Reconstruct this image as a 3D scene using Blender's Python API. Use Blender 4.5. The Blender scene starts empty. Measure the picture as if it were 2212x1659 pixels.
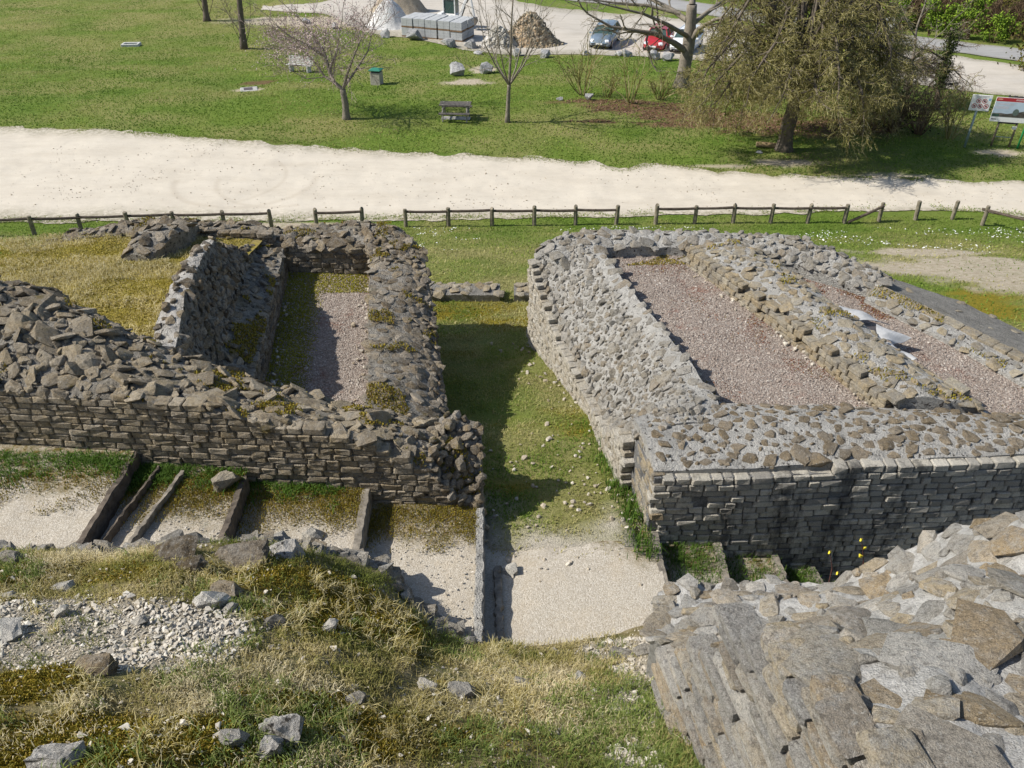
import bpy, math, random
import numpy as np
from mathutils import Vector, Matrix, Quaternion
R = math.radians
random.seed(7); rng = np.random.default_rng(11)
scn = bpy.context.scene
col = scn.collection

# ------------------------------------------------------------------ camera, sky, sun, exposure
CAM_H, PITCH, FPX, CX, CY = 13.0, R(35.6), 1722.0, 1106.0, 829.5
cam_d = bpy.data.cameras.new('camera'); cam = bpy.data.objects.new('camera', cam_d); col.objects.link(cam)
cam.location = (0, 0, CAM_H); cam.rotation_euler = (R(90) - PITCH, 0, 0)
cam_d.sensor_width = 36; cam_d.lens = FPX / 2212 * 36; cam_d.clip_end = 1000; cam_d.clip_start = 0.1
scn.camera = cam
SUN_EL, SUN_AZ = R(42), R(-3)      # azimuth: degrees from -X towards +Y
sdir = Vector((-math.cos(SUN_EL) * math.cos(SUN_AZ), math.cos(SUN_EL) * math.sin(SUN_AZ), math.sin(SUN_EL)))
w = bpy.data.worlds.new('World'); scn.world = w; w.use_nodes = True
nt = w.node_tree; bg = nt.nodes['Background']
sky = nt.nodes.new('ShaderNodeTexSky'); sky.sky_type = 'NISHITA'; sky.sun_disc = False
sky.sun_elevation = SUN_EL; sky.sun_rotation = R(-93); sky.air_density = 1.0; sky.dust_density = 1.0
nt.links.new(sky.outputs[0], bg.inputs[0]); bg.inputs[1].default_value = 0.105
sun_d = bpy.data.lights.new('sun', 'SUN'); sun_d.energy = 4.8; sun_d.angle = R(0.5); sun_d.color = (1, .955, .88)
sun = bpy.data.objects.new('sun', sun_d); col.objects.link(sun); sun.rotation_euler = sdir.to_track_quat('Z', 'Y').to_euler()
sun.location = (-30, 5, 40)
scn.view_settings.view_transform = 'Standard'; scn.view_settings.look = 'None'
scn.view_settings.exposure = 0.3; scn.view_settings.gamma = 1

SP, CP = math.sin(PITCH), math.cos(PITCH)
def at(px, py, z):
    """world point at height z seen in direction (px, py) of the 2212 px wide survey frame"""
    v = (py - CY) / FPX; Z = (CAM_H - z) / (SP + v * CP)
    return Vector(((px - CX) / FPX * Z, Z * (CP - v * SP), z))
def atY(px, py, Y):
    v = (py - CY) / FPX; Z = Y / (CP - v * SP)
    return Vector(((px - CX) / FPX * Z, Y, CAM_H - Z * (SP + v * CP)))

# ------------------------------------------------------------------ noise and terrain height
def vnoise(x, y, seed=0):
    x = np.asarray(x, float); y = np.asarray(y, float)
    xi = np.floor(x).astype(np.int64); yi = np.floor(y).astype(np.int64); fx = x - xi; fy = y - yi
    fx = fx * fx * (3 - 2 * fx); fy = fy * fy * (3 - 2 * fy)
    def h(a, b):
        n = (a * 374761393 + b * 668265263 + seed * 974634777) & 0x7fffffff
        n = ((n ^ (n >> 13)) * 1274126177) & 0x7fffffff
        n = n ^ (n >> 16)
        return (n & 0xffff) / 65535.0
    return (h(xi, yi) * (1 - fx) + h(xi + 1, yi) * fx) * (1 - fy) + (h(xi, yi + 1) * (1 - fx) + h(xi + 1, yi + 1) * fx) * fy
def fbm(x, y, seed=0, o=4):
    s = 0; a = .5; x = np.asarray(x, float); y = np.asarray(y, float)
    for i in range(o):
        s = s + a * vnoise(x, y, seed + i); a *= .5; x = x * 2.03 + 17.1; y = y * 2.03 + 5.7
    return s / (1 - .5 ** o)          # 0..1
TY = [-10, 8.3, 9.4, 12, 13.4, 15.8, 19, 24, 28.5, 33, 45, 64, 90, 160]
TZ = [4.45, 4.45, 4.27, 3.78, 3.5, 2.9, 2.45, 1.15, .05, 0, 0, -1.5, -2.2, -3]
def T(x, y):
    x = np.asarray(x, float); y = np.asarray(y, float)
    z = np.interp(y, TY, TZ)
    amp = np.clip((y - 16) / 12, 0.12, 1)
    return z + (fbm(x * .12, y * .12, 3, 3) - .5) * .5 * amp * np.clip((y - 34) / 6, .25, 1) + (fbm(x * .9, y * .9, 5, 3) - .5) * .07
def gat(px, py):
    z = 0.0
    for i in range(9):
        p = at(px, py, z); z += .9 * (float(T(p.x, p.y)) - z)
    p = at(px, py, z); return p
def gatv(px, py):
    px = np.asarray(px, float); v = (np.asarray(py, float) - CY) / FPX; z = np.zeros_like(px)
    for i in range(12):
        Z = (CAM_H - z) / (SP + v * CP); x = (px - CX) / FPX * Z; y = Z * (CP - v * SP); z = z + .9 * (T(x, y) - z)
    return np.stack([x, y, z], 1)

# ------------------------------------------------------------------ mesh helpers
def tag(o, label=None, cat=None, group=None, kind=None):
    if label: o['label'] = label
    if cat: o['category'] = cat
    if group: o['group'] = group
    if kind: o['kind'] = kind
    return o
def empty(name, loc=(0, 0, 0), rz=0):
    o = bpy.data.objects.new(name, None); col.objects.link(o); o.location = loc; o.rotation_euler = (0, 0, rz); o.empty_display_size = .2
    return o
def mk_mesh(name, V, Fs, m, smooth=False, attrs=None):
    """V (n,3); Fs list of int arrays (k,3) or (k,4)"""
    me = bpy.data.meshes.new(name)
    V = np.asarray(V, np.float32)
    Fs = [np.asarray(f, np.int32) for f in (Fs if isinstance(Fs, list) else [Fs]) if len(f)]
    me.vertices.add(len(V)); me.vertices.foreach_set('co', V.ravel())
    loops = np.concatenate([f.ravel() for f in Fs]); tot = np.concatenate([np.full(len(f), f.shape[1], np.int32) for f in Fs])
    me.loops.add(len(loops)); me.loops.foreach_set('vertex_index', loops)
    me.polygons.add(len(tot)); me.polygons.foreach_set('loop_start', (np.cumsum(tot) - tot).astype(np.int32))
    if smooth: me.polygons.foreach_set('use_smooth', np.ones(len(tot), bool))
    else: me.polygons.foreach_set('use_smooth', np.zeros(len(tot), bool))
    me.update(calc_edges=True)
    for k, a in (attrs or {}).items():
        at_ = me.attributes.new(k, 'FLOAT', 'POINT'); at_.data.foreach_set('value', np.asarray(a, np.float32))
    if m: me.materials.append(m)
    return me
def obj(name, me, parent=None, mtx=None):
    o = bpy.data.objects.new(name, me); col.objects.link(o)
    if parent: o.parent = parent
    if mtx is not None: o.matrix_local = mtx
    return o
def mk(name, V, Fs, m, parent=None, smooth=False, attrs=None):
    return obj(name, mk_mesh(name, V, Fs, m, smooth, attrs), parent)
class MB:
    """collects small shapes into one mesh"""
    def __init__(s): s.V = []; s.Q = []; s.Tr = []; s.n = 0
    def add(s, V, Q=(), Tr=()):
        for q in Q: s.Q.append([i + s.n for i in q])
        for t in Tr: s.Tr.append([i + s.n for i in t])
        s.V += [tuple(v) for v in V]; s.n += len(V); return s
    def box(s, c, d, bev=0.0, M=None):
        x, y, z = d[0] / 2, d[1] / 2, d[2] / 2; M = M or Matrix()
        if bev <= 0:
            vs = [Vector((a * x, b * y, e * z)) for a in (-1, 1) for b in (-1, 1) for e in (-1, 1)]
            s.add([M @ v + Vector(c) for v in vs], [(0, 1, 3, 2), (4, 6, 7, 5), (0, 4, 5, 1), (2, 3, 7, 6), (0, 2, 6, 4), (1, 5, 7, 3)])
        else:
            V, Q, Tr = chamfer(x, y, z, bev); s.add([M @ Vector(v) + Vector(c) for v in V], Q, Tr)
        return s
    def tube(s, pts, rad, n=8, caps=True):
        pts = [Vector(p) for p in pts]; rad = rad if hasattr(rad, '__len__') else [rad] * len(pts)
        b = s.n; k = len(pts); V = []; up = None
        for i, p in enumerate(pts):
            d = (pts[min(i + 1, k - 1)] - pts[max(i - 1, 0)]).normalized()
            if up is None: up = Vector((0, 0, 1)) if abs(d.z) < .9 else Vector((1, 0, 0))
            a = d.cross(up).normalized(); e = d.cross(a).normalized(); up = -e if abs(e.z) > .1 else up
            a = d.orthogonal().normalized() if a.length < .5 else a; e = d.cross(a)
            for j in range(n):
                t = 2 * math.pi * j / n; V.append(p + (a * math.cos(t) + e * math.sin(t)) * rad[i])
        Q = [(i * n + j, i * n + (j + 1) % n, (i + 1) * n + (j + 1) % n, (i + 1) * n + j) for i in range(k - 1) for j in range(n)]
        Tr = []
        if caps:
            V += [pts[0], pts[-1]]; c0, c1 = k * n, k * n + 1
            Tr = [(c0, (j + 1) % n, j) for j in range(n)] + [(c1, (k - 1) * n + j, (k - 1) * n + (j + 1) % n) for j in range(n)]
        return s.add(V, Q, Tr)
    def quad(s, a, b, c, d): return s.add([a, b, c, d], [(0, 1, 2, 3)])
    def prism(s, poly, y0, y1):
        """poly: (x,z) outline, extruded in y"""
        k = len(poly); V = [(x, y0, z) for x, z in poly] + [(x, y1, z) for x, z in poly]
        s.add(V, [(i, (i + 1) % k, k + (i + 1) % k, k + i) for i in range(k)])
        b = s.n; c0 = np.mean(np.array(poly), 0)
        V2 = [(x, y0, z) for x, z in poly] + [(c0[0], y0, c0[1])]; s.add(V2, [], [(i, k, (i + 1) % k) for i in range(k)])
        V3 = [(x, y1, z) for x, z in poly] + [(c0[0], y1, c0[1])]; s.add(V3, [], [((i + 1) % k, k, i) for i in range(k)])
        return s
    def mesh(s, name, m, smooth=False):
        fs = []
        if s.Q: fs.append(np.array(s.Q))
        if s.Tr: fs.append(np.array(s.Tr))
        return mk_mesh(name, np.array(s.V), fs, m, smooth)
    def build(s, name, m, parent=None, smooth=False): return obj(name, s.mesh(name, m, smooth), parent)
def chamfer(x, y, z, b):
    V = []; idx = {}
    for sx in (-1, 1):
        for sy in (-1, 1):
            for sz in (-1, 1):
                for ax in range(3):
                    p = [sx * (x - b), sy * (y - b), sz * (z - b)]; p[ax] += (sx, sy, sz)[ax] * b
                    idx[(sx, sy, sz, ax)] = len(V); V.append(tuple(p))
    Q = []; Tr = []
    for ax in range(3):
        o = [i for i in range(3) if i != ax]
        for s in (-1, 1):
            q = []
            for a, c in ((-1, -1), (1, -1), (1, 1), (-1, 1)):
                k = [0, 0, 0]; k[ax] = s; k[o[0]] = a; k[o[1]] = c; q.append(idx[(*k, ax)])
            Q.append(q if (s > 0) == (ax != 1) else q[::-1])
    for ax in range(3):
        o = [i for i in range(3) if i != ax]
        for a in (-1, 1):
            for c in (-1, 1):
                k0 = [0, 0, 0]; k0[o[0]] = a; k0[o[1]] = c; k1 = list(k0); k0[ax] = -1; k1[ax] = 1
                Q.append([idx[(*k0, o[0])], idx[(*k1, o[0])], idx[(*k1, o[1])], idx[(*k0, o[1])]])
    for sx in (-1, 1):
        for sy in (-1, 1):
            for sz in (-1, 1): Tr.append([idx[(sx, sy, sz, 0)], idx[(sx, sy, sz, 1)], idx[(sx, sy, sz, 2)]])
    V = np.array(V); out = []
    for f in Q + Tr:                                   # orient outwards
        p = V[f]; n = np.cross(p[1] - p[0], p[2] - p[0])
        out.append(f if np.dot(n, p.mean(0)) > 0 else f[::-1])
    return [tuple(v) for v in V], [f for f in out if len(f) == 4], [f for f in out if len(f) == 3]

# ------------------------------------------------------------------ materials
class NT:
    def __init__(s, name, rough=.9, spec=.2):
        s.m = bpy.data.materials.new(name); s.m.use_nodes = True; s.t = s.m.node_tree; s.b = s.t.nodes['Principled BSDF']
        s.b.inputs['Roughness'].default_value = rough; s.b.inputs['Specular IOR Level'].default_value = spec
        s.pos = s.n('ShaderNodeNewGeometry').outputs['Position']
    def n(s, ty, **k):
        x = s.t.nodes.new(ty)
        for a, b in k.items(): setattr(x, a, b)
        return x
    def L(s, a, b):
        if isinstance(a, (int, float)): b.default_value = a
        elif isinstance(a, (tuple, list)): b.default_value = (*a, 1) if len(a) == 3 and len(b.default_value) == 4 else a
        else: s.t.links.new(a, b)
    def scaled(s, v):
        x = s.n('ShaderNodeVectorMath', operation='MULTIPLY'); s.L(s.pos, x.inputs[0]); x.inputs[1].default_value = v; return x.outputs[0]
    def noise(s, sc, det=4, ro=.6, vec=None, dist=0):
        x = s.n('ShaderNodeTexNoise'); x.inputs['Scale'].default_value = sc; x.inputs['Detail'].default_value = det
        x.inputs['Roughness'].default_value = ro; x.inputs['Distortion'].default_value = dist; s.L(vec or s.pos, x.inputs['Vector']); return x.outputs['Fac']
    def vor(s, sc, out='Distance', feat='F1', vec=None):
        x = s.n('ShaderNodeTexVoronoi', feature=feat); x.inputs['Scale'].default_value = sc; s.L(vec or s.pos, x.inputs['Vector']); return x.outputs[out]
    def ramp(s, f, stops, mode='LINEAR'):
        x = s.n('ShaderNodeValToRGB'); r = x.color_ramp; r.interpolation = mode
        while len(r.elements) < len(stops): r.elements.new(.5)
        for e, (p, c) in zip(r.elements, stops):
            e.position = p; e.color = (*c, 1) if hasattr(c, '__len__') else (c, c, c, 1)
        s.L(f, x.inputs[0]); return x.outputs[0]
    def mix(s, f, a, b, mode='MIX'):
        x = s.n('ShaderNodeMix', data_type='RGBA', blend_type=mode); s.L(f, x.inputs[0]); s.L(a, x.inputs[6]); s.L(b, x.inputs[7]); return x.outputs[2]
    def math(s, op, a, b=0.0, clamp=False):
        x = s.n('ShaderNodeMath', operation=op, use_clamp=clamp); s.L(a, x.inputs[0]); s.L(b, x.inputs[1]); return x.outputs[0]
    def attr(s, name): x = s.n('ShaderNodeAttribute', attribute_name=name); return x.outputs['Fac']
    def rnd(s):
        x = s.n('ShaderNodeObjectInfo'); a = s.math('ADD', x.outputs['Random'], s.attr('rnd')); return s.math('FRACT', a)
    def col(s, c): s.L(c, s.b.inputs['Base Color'])
    def bump(s, h, st=.5, d=.02):
        x = s.n('ShaderNodeBump'); x.inputs['Strength'].default_value = st; x.inputs['Distance'].default_value = d
        s.L(h, x.inputs['Height']); s.L(x.outputs[0], s.b.inputs['Normal'])
def plain(name, c, rough=.6, spec=.4, var=.15, sc=6, metal=0, bump=0):
    """paint, metal, wood: one colour with grime and slight variation"""
    n = NT(name, rough, spec); n.b.inputs['Metallic'].default_value = metal
    f = n.noise(sc, 5, .65)
    n.col(n.mix(1.0, c, n.ramp(f, [(.25, 1 - 2 * var), (.75, 1 + .5 * var)]), 'MULTIPLY'))
    if bump: n.bump(n.noise(sc * 6, 4), bump, .01)
    return n.m
def stone_mat(name, pal, lichen=.45, dark=.5, moss=0.0, sc=1.0, grey=(.30, .29, .27), gf=.6, ld=.3):
    n = NT(name, .95, .12); r = n.rnd()
    base = n.ramp(r, [(i / (len(pal) - 1), c) for i, c in enumerate(pal)])
    base = n.mix(n.ramp(n.noise(7 * sc, 5, .7), [(.45, 0), (.62, gf)]), base, grey)
    base = n.mix(n.ramp(n.noise(3.1 * sc, 4, .6), [(.50, 0), (.66, ld)]), base, tuple(v * .42 for v in pal[0]))
    d = n.ramp(n.noise(16 * sc, 6, .8), [(.49, 0), (.62, dark)])
    base = n.mix(d, base, (.055, .048, .04))
    l = n.ramp(n.noise(30 * sc, 3, .6), [(.60, 0), (.68, lichen)])
    base = n.mix(l, base, (.52, .50, .45))
    base = n.mix(1.0, base, n.ramp(n.noise(90 * sc, 3, .7), [(.25, .5), (.75, 1.35)]), 'MULTIPLY')
    if moss: base = n.mix(n.ramp(n.noise(2.2, 5, .7), [(.62 - .1 * moss, 0), (.74 - .1 * moss, .8)]), base, (.16, .12, .02))
    n.col(base)
    n.bump(n.math('ADD', n.noise(22 * sc, 6, .75), n.math('MULTIPLY', n.noise(110 * sc, 2, .6), .35)), 1.0, .055)
    return n.m
def mortar_mat(name, a, b, dk, dark=.6, moss=0.0, sc=1.0, hole_shade=False, bd=.09):
    n = NT(name, .97, .1)
    c = n.ramp(n.noise(3.0 * sc, 6, .7), [(.3, b), (.55, a), (.8, a)])
    c = n.mix(n.ramp(n.noise(9 * sc, 6, .75), [(.48, 0), (.66, dark)]), c, dk)
    c = n.mix(n.ramp(n.vor(26 * sc), [(.06, .9), (.20, 0)]), c, (.42, .38, .31))
    if moss: c = n.mix(n.ramp(n.noise(1.7, 6, .75), [(.55, 0), (.66, moss)]), c, (.15, .115, .02))
    c = n.mix(1.0, c, n.ramp(n.noise(70 * sc, 3, .7), [(.25, .65), (.75, 1.2)]), 'MULTIPLY')
    if hole_shade: c = n.mix(n.ramp(n.noise(13 * sc, 3, .55), [(.60, 0), (.66, .92)]), c, (.045, .038, .032))  # near-black spots paint the shade of gaps and holes into the mortar colour
    n.col(c); n.bump(n.math('ADD', n.noise(11 * sc, 7, .8), n.math('MULTIPLY', n.vor(40 * sc), .3)), 1.0, bd)
    return n.m
def peb_mat(name, pal):
    n = NT(name, .95, .12); c = n.ramp(n.rnd(), [(i / (len(pal) - 1), q) for i, q in enumerate(pal)])
    n.col(n.mix(1.0, c, n.ramp(n.noise(45, 3, .7), [(.3, .8), (.7, 1.1)]), 'MULTIPLY')); n.bump(n.noise(40, 4), .5, .01); return n.m
def gravel_mat(name, pal, sc, dirt=None, dirtf=(.55, .75), bump=1.0, bd=.02, patch=None):
    n = NT(name, .95, .15)
    x = n.n('ShaderNodeTexVoronoi'); x.inputs['Scale'].default_value = sc; n.L(n.pos, x.inputs['Vector'])
    sep = n.n('ShaderNodeSeparateColor'); n.L(x.outputs['Color'], sep.inputs[0])
    c = n.ramp(sep.outputs[0], [(i / (len(pal) - 1), q) for i, q in enumerate(pal)])
    c = n.mix(n.ramp(x.outputs['Distance'], [(.35, 0), (.85, .55)]), c, tuple(v * .45 for v in pal[0]))
    if dirt: c = n.mix(n.ramp(n.noise(1.1, 6, .72), [(dirtf[0], 0), (dirtf[1], .85)]), c, dirt)
    if patch: c = n.mix(n.ramp(n.noise(.8, 6, .75, vec=n.scaled((1.3, 1.3, 1.3))), [(.56, 0), (.68, .8)]), c, patch)
    c = n.mix(1.0, c, n.ramp(n.noise(.35, 5, .6), [(.25, .86), (.75, 1.1)]), 'MULTIPLY')
    n.col(c); n.bump(n.math('ADD', n.math('MULTIPLY', x.outputs['Distance'], -1.0), n.math('MULTIPLY', n.noise(sc * .4, 4), .6)), bump, bd)
    return n.m
def blade_mat(name, pal, trans=.35):
    n = NT(name, .7, .25); n.col(n.mix(1.0, n.ramp(n.attr('rnd'), [(i / (len(pal) - 1), c) for i, c in enumerate(pal)]), n.ramp(n.noise(.7, 4), [(.3, .75), (.7, 1.15)]), 'MULTIPLY'))
    tr = n.n('ShaderNodeBsdfTranslucent'); n.L(n.b.inputs['Base Color'].links[0].from_socket, tr.inputs[0])
    ms = n.n('ShaderNodeMixShader'); ms.inputs[0].default_value = trans
    out = n.t.nodes['Material Output']; n.L(n.b.outputs[0], ms.inputs[1]); n.L(tr.outputs[0], ms.inputs[2]); n.L(ms.outputs[0], out.inputs[0])
    return n.m
def bark_mat(name, a, b, sc=14):
    n = NT(name, .95, .1); f = n.noise(sc, 6, .7, vec=n.scaled((1, 1, .35)))
    n.col(n.ramp(f, [(.3, a), (.7, b)])); n.bump(f, .8, .03); return n.m

WARM = [(.14, .11, .072), (.28, .215, .135), (.40, .32, .21), (.22, .18, .13), (.48, .405, .305), (.31, .26, .19)]
GREY = [(.27, .25, .215), (.37, .325, .25), (.42, .395, .35), (.32, .26, .18), (.50, .475, .425), (.36, .335, .29)]
TAN = [(.40, .31, .19), (.46, .38, .25), (.36, .31, .23), (.50, .44, .33), (.44, .35, .22)]
m_warm = stone_mat('weathered_brown_limestone', WARM, .6, .75, .3, gf=.4, grey=(.36, .345, .315))
m_warmface = stone_mat('faced_brown_limestone', [(.36, .285, .18), (.47, .385, .26), (.30, .245, .17), (.54, .455, .33)], .5, .5, .12, grey=(.40, .375, .33), gf=.4)
m_grey = stone_mat('weathered_grey_limestone', GREY, .55, .5, grey=(.42, .405, .37), gf=.5)
m_brown = stone_mat('dark_brown_limestone', [(.22, .17, .105), (.30, .235, .15), (.26, .215, .155), (.36, .29, .20)], .5, .5, gf=.3)
m_paleface = stone_mat('painted_sunlight_facing', [(.50, .445, .35), (.60, .55, .455), (.45, .385, .285), (.66, .615, .53)], .5, .4, grey=(.50, .485, .45), gf=.5, ld=.1)  # sunlight on the passage face painted in as near-white stone colour
m_tan = stone_mat('tan_limestone', TAN, .4, .35)
m_pale = stone_mat('pale_rubble', [(.56, .52, .44), (.68, .64, .56), (.48, .44, .37), (.76, .72, .64)], .5, .15, ld=0)
m_boulder = stone_mat('blue_grey_boulder', [(.34, .34, .335), (.42, .415, .405), (.48, .475, .46), (.29, .29, .285)], .6, .5, sc=.35, grey=(.40, .40, .40), ld=.2)
m_mort_l = mortar_mat('old_lime_mortar_dark', (.38, .35, .30), (.22, .195, .155), (.05, .043, .036), .75, .4, hole_shade=True)
m_mort_r = mortar_mat('lime_mortar_pale', (.56, .54, .495), (.38, .365, .335), (.16, .145, .12), .5, hole_shade=True)
m_mort_f = mortar_mat('foreground_mortar', (.60, .585, .55), (.44, .43, .40), (.14, .12, .10), .5, .12, sc=1.8, bd=.045)
m_crest = mortar_mat('white_mortar_crest', (.62, .59, .54), (.42, .395, .35), (.09, .08, .066), .6, hole_shade=True)
m_bedding = mortar_mat('grey_mortar_slab', (.33, .315, .285), (.24, .228, .205), (.10, .093, .083), .5, .2)
def dark_face(name):
    n = NT(name, .95, .12); r = n.rnd()
    base = n.ramp(r, [(0, (.25, .235, .205)), (.4, (.38, .355, .305)), (.75, (.44, .405, .335)), (1, (.52, .485, .41))])
    st = n.noise(1.0, 5, .72, vec=n.scaled((1.5, 1.5, .28)))
    bl = n.ramp(n.math('ADD', n.math('MULTIPLY', st, .72), n.math('MULTIPLY', n.noise(6, 5, .7), .3)), [(.39, .92), (.46, .55), (.515, 0)])
    base = n.mix(bl, base, (.062, .059, .055))
    base = n.mix(1.0, base, n.ramp(n.noise(60, 3, .7), [(.25, .6), (.75, 1.25)]), 'MULTIPLY')
    n.col(base); n.bump(n.noise(24, 6, .75), .9, .03); return n.m
m_darkface = dark_face('stained_limestone_face')
m_darkmort = mortar_mat('stained_joint_mortar', (.30, .295, .285), (.12, .12, .12), (.05, .05, .052), .7)
m_gravel_pink = gravel_mat('pinkish_brown_gravel', [(.22, .175, .145), (.33, .27, .225), (.29, .24, .20), (.44, .385, .33), (.26, .21, .175), (.54, .485, .425)], 38, None, patch=(.19, .08, .05))
m_gravel_path = gravel_mat('pale_path_gravel', [(.46, .41, .33), (.58, .53, .44), (.66, .60, .51), (.50, .44, .35), (.74, .69, .60)], 42, (.36, .28, .19), (.58, .82))
m_concrete = plain('concrete', (.46, .45, .42), .9, .2, .2, 5, bump=.3)
m_wood_old = plain('grey_old_timber', (.30, .265, .215), .9, .15, .35, 9, bump=.6)
m_wood_dark = plain('dark_wet_timber', (.17, .14, .11), .9, .15, .35, 9, bump=.6)
m_post = plain('weathered_fence_wood', (.27, .235, .175), .9, .15, .35, 7, bump=.5)
m_rail = plain('dark_fence_rail_wood', (.12, .095, .075), .9, .15, .35, 7, bump=.5)

# ------------------------------------------------------------------ the setting: lawn, roads, car park
def px_line(pts): return [gat(x, y) for x, y in pts]
def soft(x, y, c, rx, ry, seed=1, rag=.5):
    """ragged elliptical patch mask 0..1 around world point c"""
    d = np.hypot((x - c[0]) / rx, (y - c[1]) / ry) + (fbm(x * 1.1, y * 1.1, seed, 4) - .5) * rag * 2
    return np.clip((1.1 - d) / .35, 0, 1)
BARE = [((1690, 352), 1.7, .45), ((1880, 382), 3.0, .3), ((2120, 575), 4.2, 1.5), ((2230, 600), 3.0, 2.2), ((2010, 545), 2.4, .6), ((1010, 178), 1.5, 1.1), ((1045, 150), .9, 1.6), ((640, 488), 3, .35), ((540, 194), .9, .5), ((700, 45), 9, 2.2), ((1545, 360), 2, .3), ((2150, 330), 1.2, .4)]
LITTER = [((1330, 222), 3.4, .8), ((1430, 235), 4, .9), ((1520, 250), 4, 1.0), ((1600, 262), 3.5, 1.2), ((1750, 275), 5, 1.6), ((1480, 268), 2.5, .6), ((560, 180), 1.2, .7), ((1280, 262), 1.5, .3)]
bare_w = [(gat(*p), a, b) for p, a, b in BARE]; litter_w = [(gat(*p), a, b) for p, a, b in LITTER]
def bare_f(x, y):
    m = np.zeros_like(x)
    for i, (c, a, b) in enumerate(bare_w): m = np.maximum(m, soft(x, y, c, a, b, 20 + i))
    return m
def litter_f(x, y):
    m = np.zeros_like(x)
    for i, (c, a, b) in enumerate(litter_w): m = np.maximum(m, soft(x, y, c, a, b, 50 + i, .7))
    return m
def moss_f(x, y):      # golden moss in and behind the passage
    a = np.exp(-((y - 17.6) / 2.0) ** 2) * 1.0 + np.exp(-((y - 11) / 2.5) ** 2) * .35
    return np.clip((fbm(x * .8, y * 1.6, 70, 4) - .5) * 4 + a * 1.6 - .7, 0, 1) * (y < 22)
def dry_f(x, y):       # thin, straw-coloured grass
    a = np.interp(y, [8, 10, 13, 16, 22, 26, 28], [.9, .9, .7, .7, .6, .4, .25]) + .45 * np.clip((y - 50) / 25, 0, 1) * (x < -8)
    return np.clip((fbm(x * .35, y * .5, 80, 4) - .5) * 2.4 + a, 0, 1)
def pathgravel_f(x, y): return np.clip((8.55 - y - .3 * (x - .7) + (fbm(x * 1.3, y * 1.3, 90, 4) - .5) * 2.2) / .8, 0, 1)

ys = np.concatenate([np.arange(6.5, 30, .16), np.arange(30, 60, .34), np.arange(60, 100, .7), np.array([104, 110, 120, 140, 180, 260])])
xs = np.concatenate([np.array([-160, -110, -85]), np.arange(-62, -24, .9), np.arange(-24, 24, .30), np.arange(24, 62, .9), np.array([85, 110, 160])])
GX, GY = np.meshgrid(xs, ys); gx, gy = GX.ravel(), GY.ravel()
nx, ny = len(xs), len(ys)
def grid_faces(ny, nx):
    i = np.arange(ny * nx).reshape(ny, nx); return np.stack([i[:-1, :-1], i[:-1, 1:], i[1:, 1:], i[1:, :-1]], -1).reshape(-1, 4)
def lawn_mat():
    n = NT('lawn', .95, .1)
    g = n.ramp(n.noise(1.6, 6, .7), [(.3, (.095, .16, .022)), (.5, (.135, .205, .032)), (.72, (.19, .235, .048))])
    g = n.mix(n.ramp(n.noise(.16, 4, .6), [(.4, 0), (.62, .6)]), g, (.17, .23, .04))
    g = n.mix(n.ramp(n.noise(9, 5, .75), [(.5, 0), (.75, .5)]), g, (.035, .07, .012))
    dry = n.ramp(n.noise(14, 5, .7), [(.3, (.20, .185, .06)), (.7, (.38, .33, .15))])
    g = n.mix(n.math('MULTIPLY', n.attr('dry'), .75), g, dry)
    g = n.mix(n.attr('moss'), g, n.ramp(n.noise(8, 5, .7), [(.3, (.17, .155, .02)), (.7, (.31, .24, .03))]))
    lit = n.ramp(n.noise(22, 4, .8), [(.3, (.10, .05, .03)), (.55, (.17, .085, .055)), (.75, (.25, .15, .10))])
    g = n.mix(n.math('MULTIPLY', n.attr('litter'), n.ramp(n.noise(5, 5, .75), [(.3, .3), (.6, 1)])), g, lit)
    bare = n.ramp(n.noise(6, 6, .75), [(.3, (.36, .29, .20)), (.6, (.55, .48, .37)), (.8, (.62, .56, .46))])
    g = n.mix(n.math('MULTIPLY', n.attr('bare'), n.ramp(n.noise(4, 6, .8), [(.25, .35), (.5, 1)])), g, bare)
    pg = n.ramp(n.noise(60, 3, .7), [(.3, (.47, .42, .34)), (.5, (.56, .505, .42)), (.7, (.64, .59, .505))])
    g = n.mix(n.math('MULTIPLY', n.attr('gravel'), .95), g, pg)
    g = n.mix(1.0, g, n.ramp(n.noise(45, 3, .7), [(.25, .6), (.75, 1.3)]), 'MULTIPLY')
    n.col(g); n.bump(n.math('ADD', n.noise(14, 6, .8), n.math('MULTIPLY', n.noise(60, 2), .5)), .8, .07)
    return n.m
gz_ = T(gx, gy); gz_ = np.where((gy < 8.9) & (gx > 2.02), 2.0, gz_); gz_ = np.where((gx > 2.2) & (gx < 9.5) & (gy < 9.4), 2.0, gz_); gz_ = np.where((gy < 7.8) | ((gy < 8.6) & (gx < -.55)), np.minimum(gz_, 4.2), gz_)
lawn = mk('lawn', np.stack([gx, gy, gz_], 1), grid_faces(ny, nx), lawn_mat(), smooth=True,
          attrs={'bare': bare_f(gx, gy), 'litter': litter_f(gx, gy), 'moss': moss_f(gx, gy), 'dry': dry_f(gx, gy), 'gravel': pathgravel_f(gx, gy)})
tag(lawn, 'green lawn with worn and mossy patches around the ruin', 'lawn', kind='structure')

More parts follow.
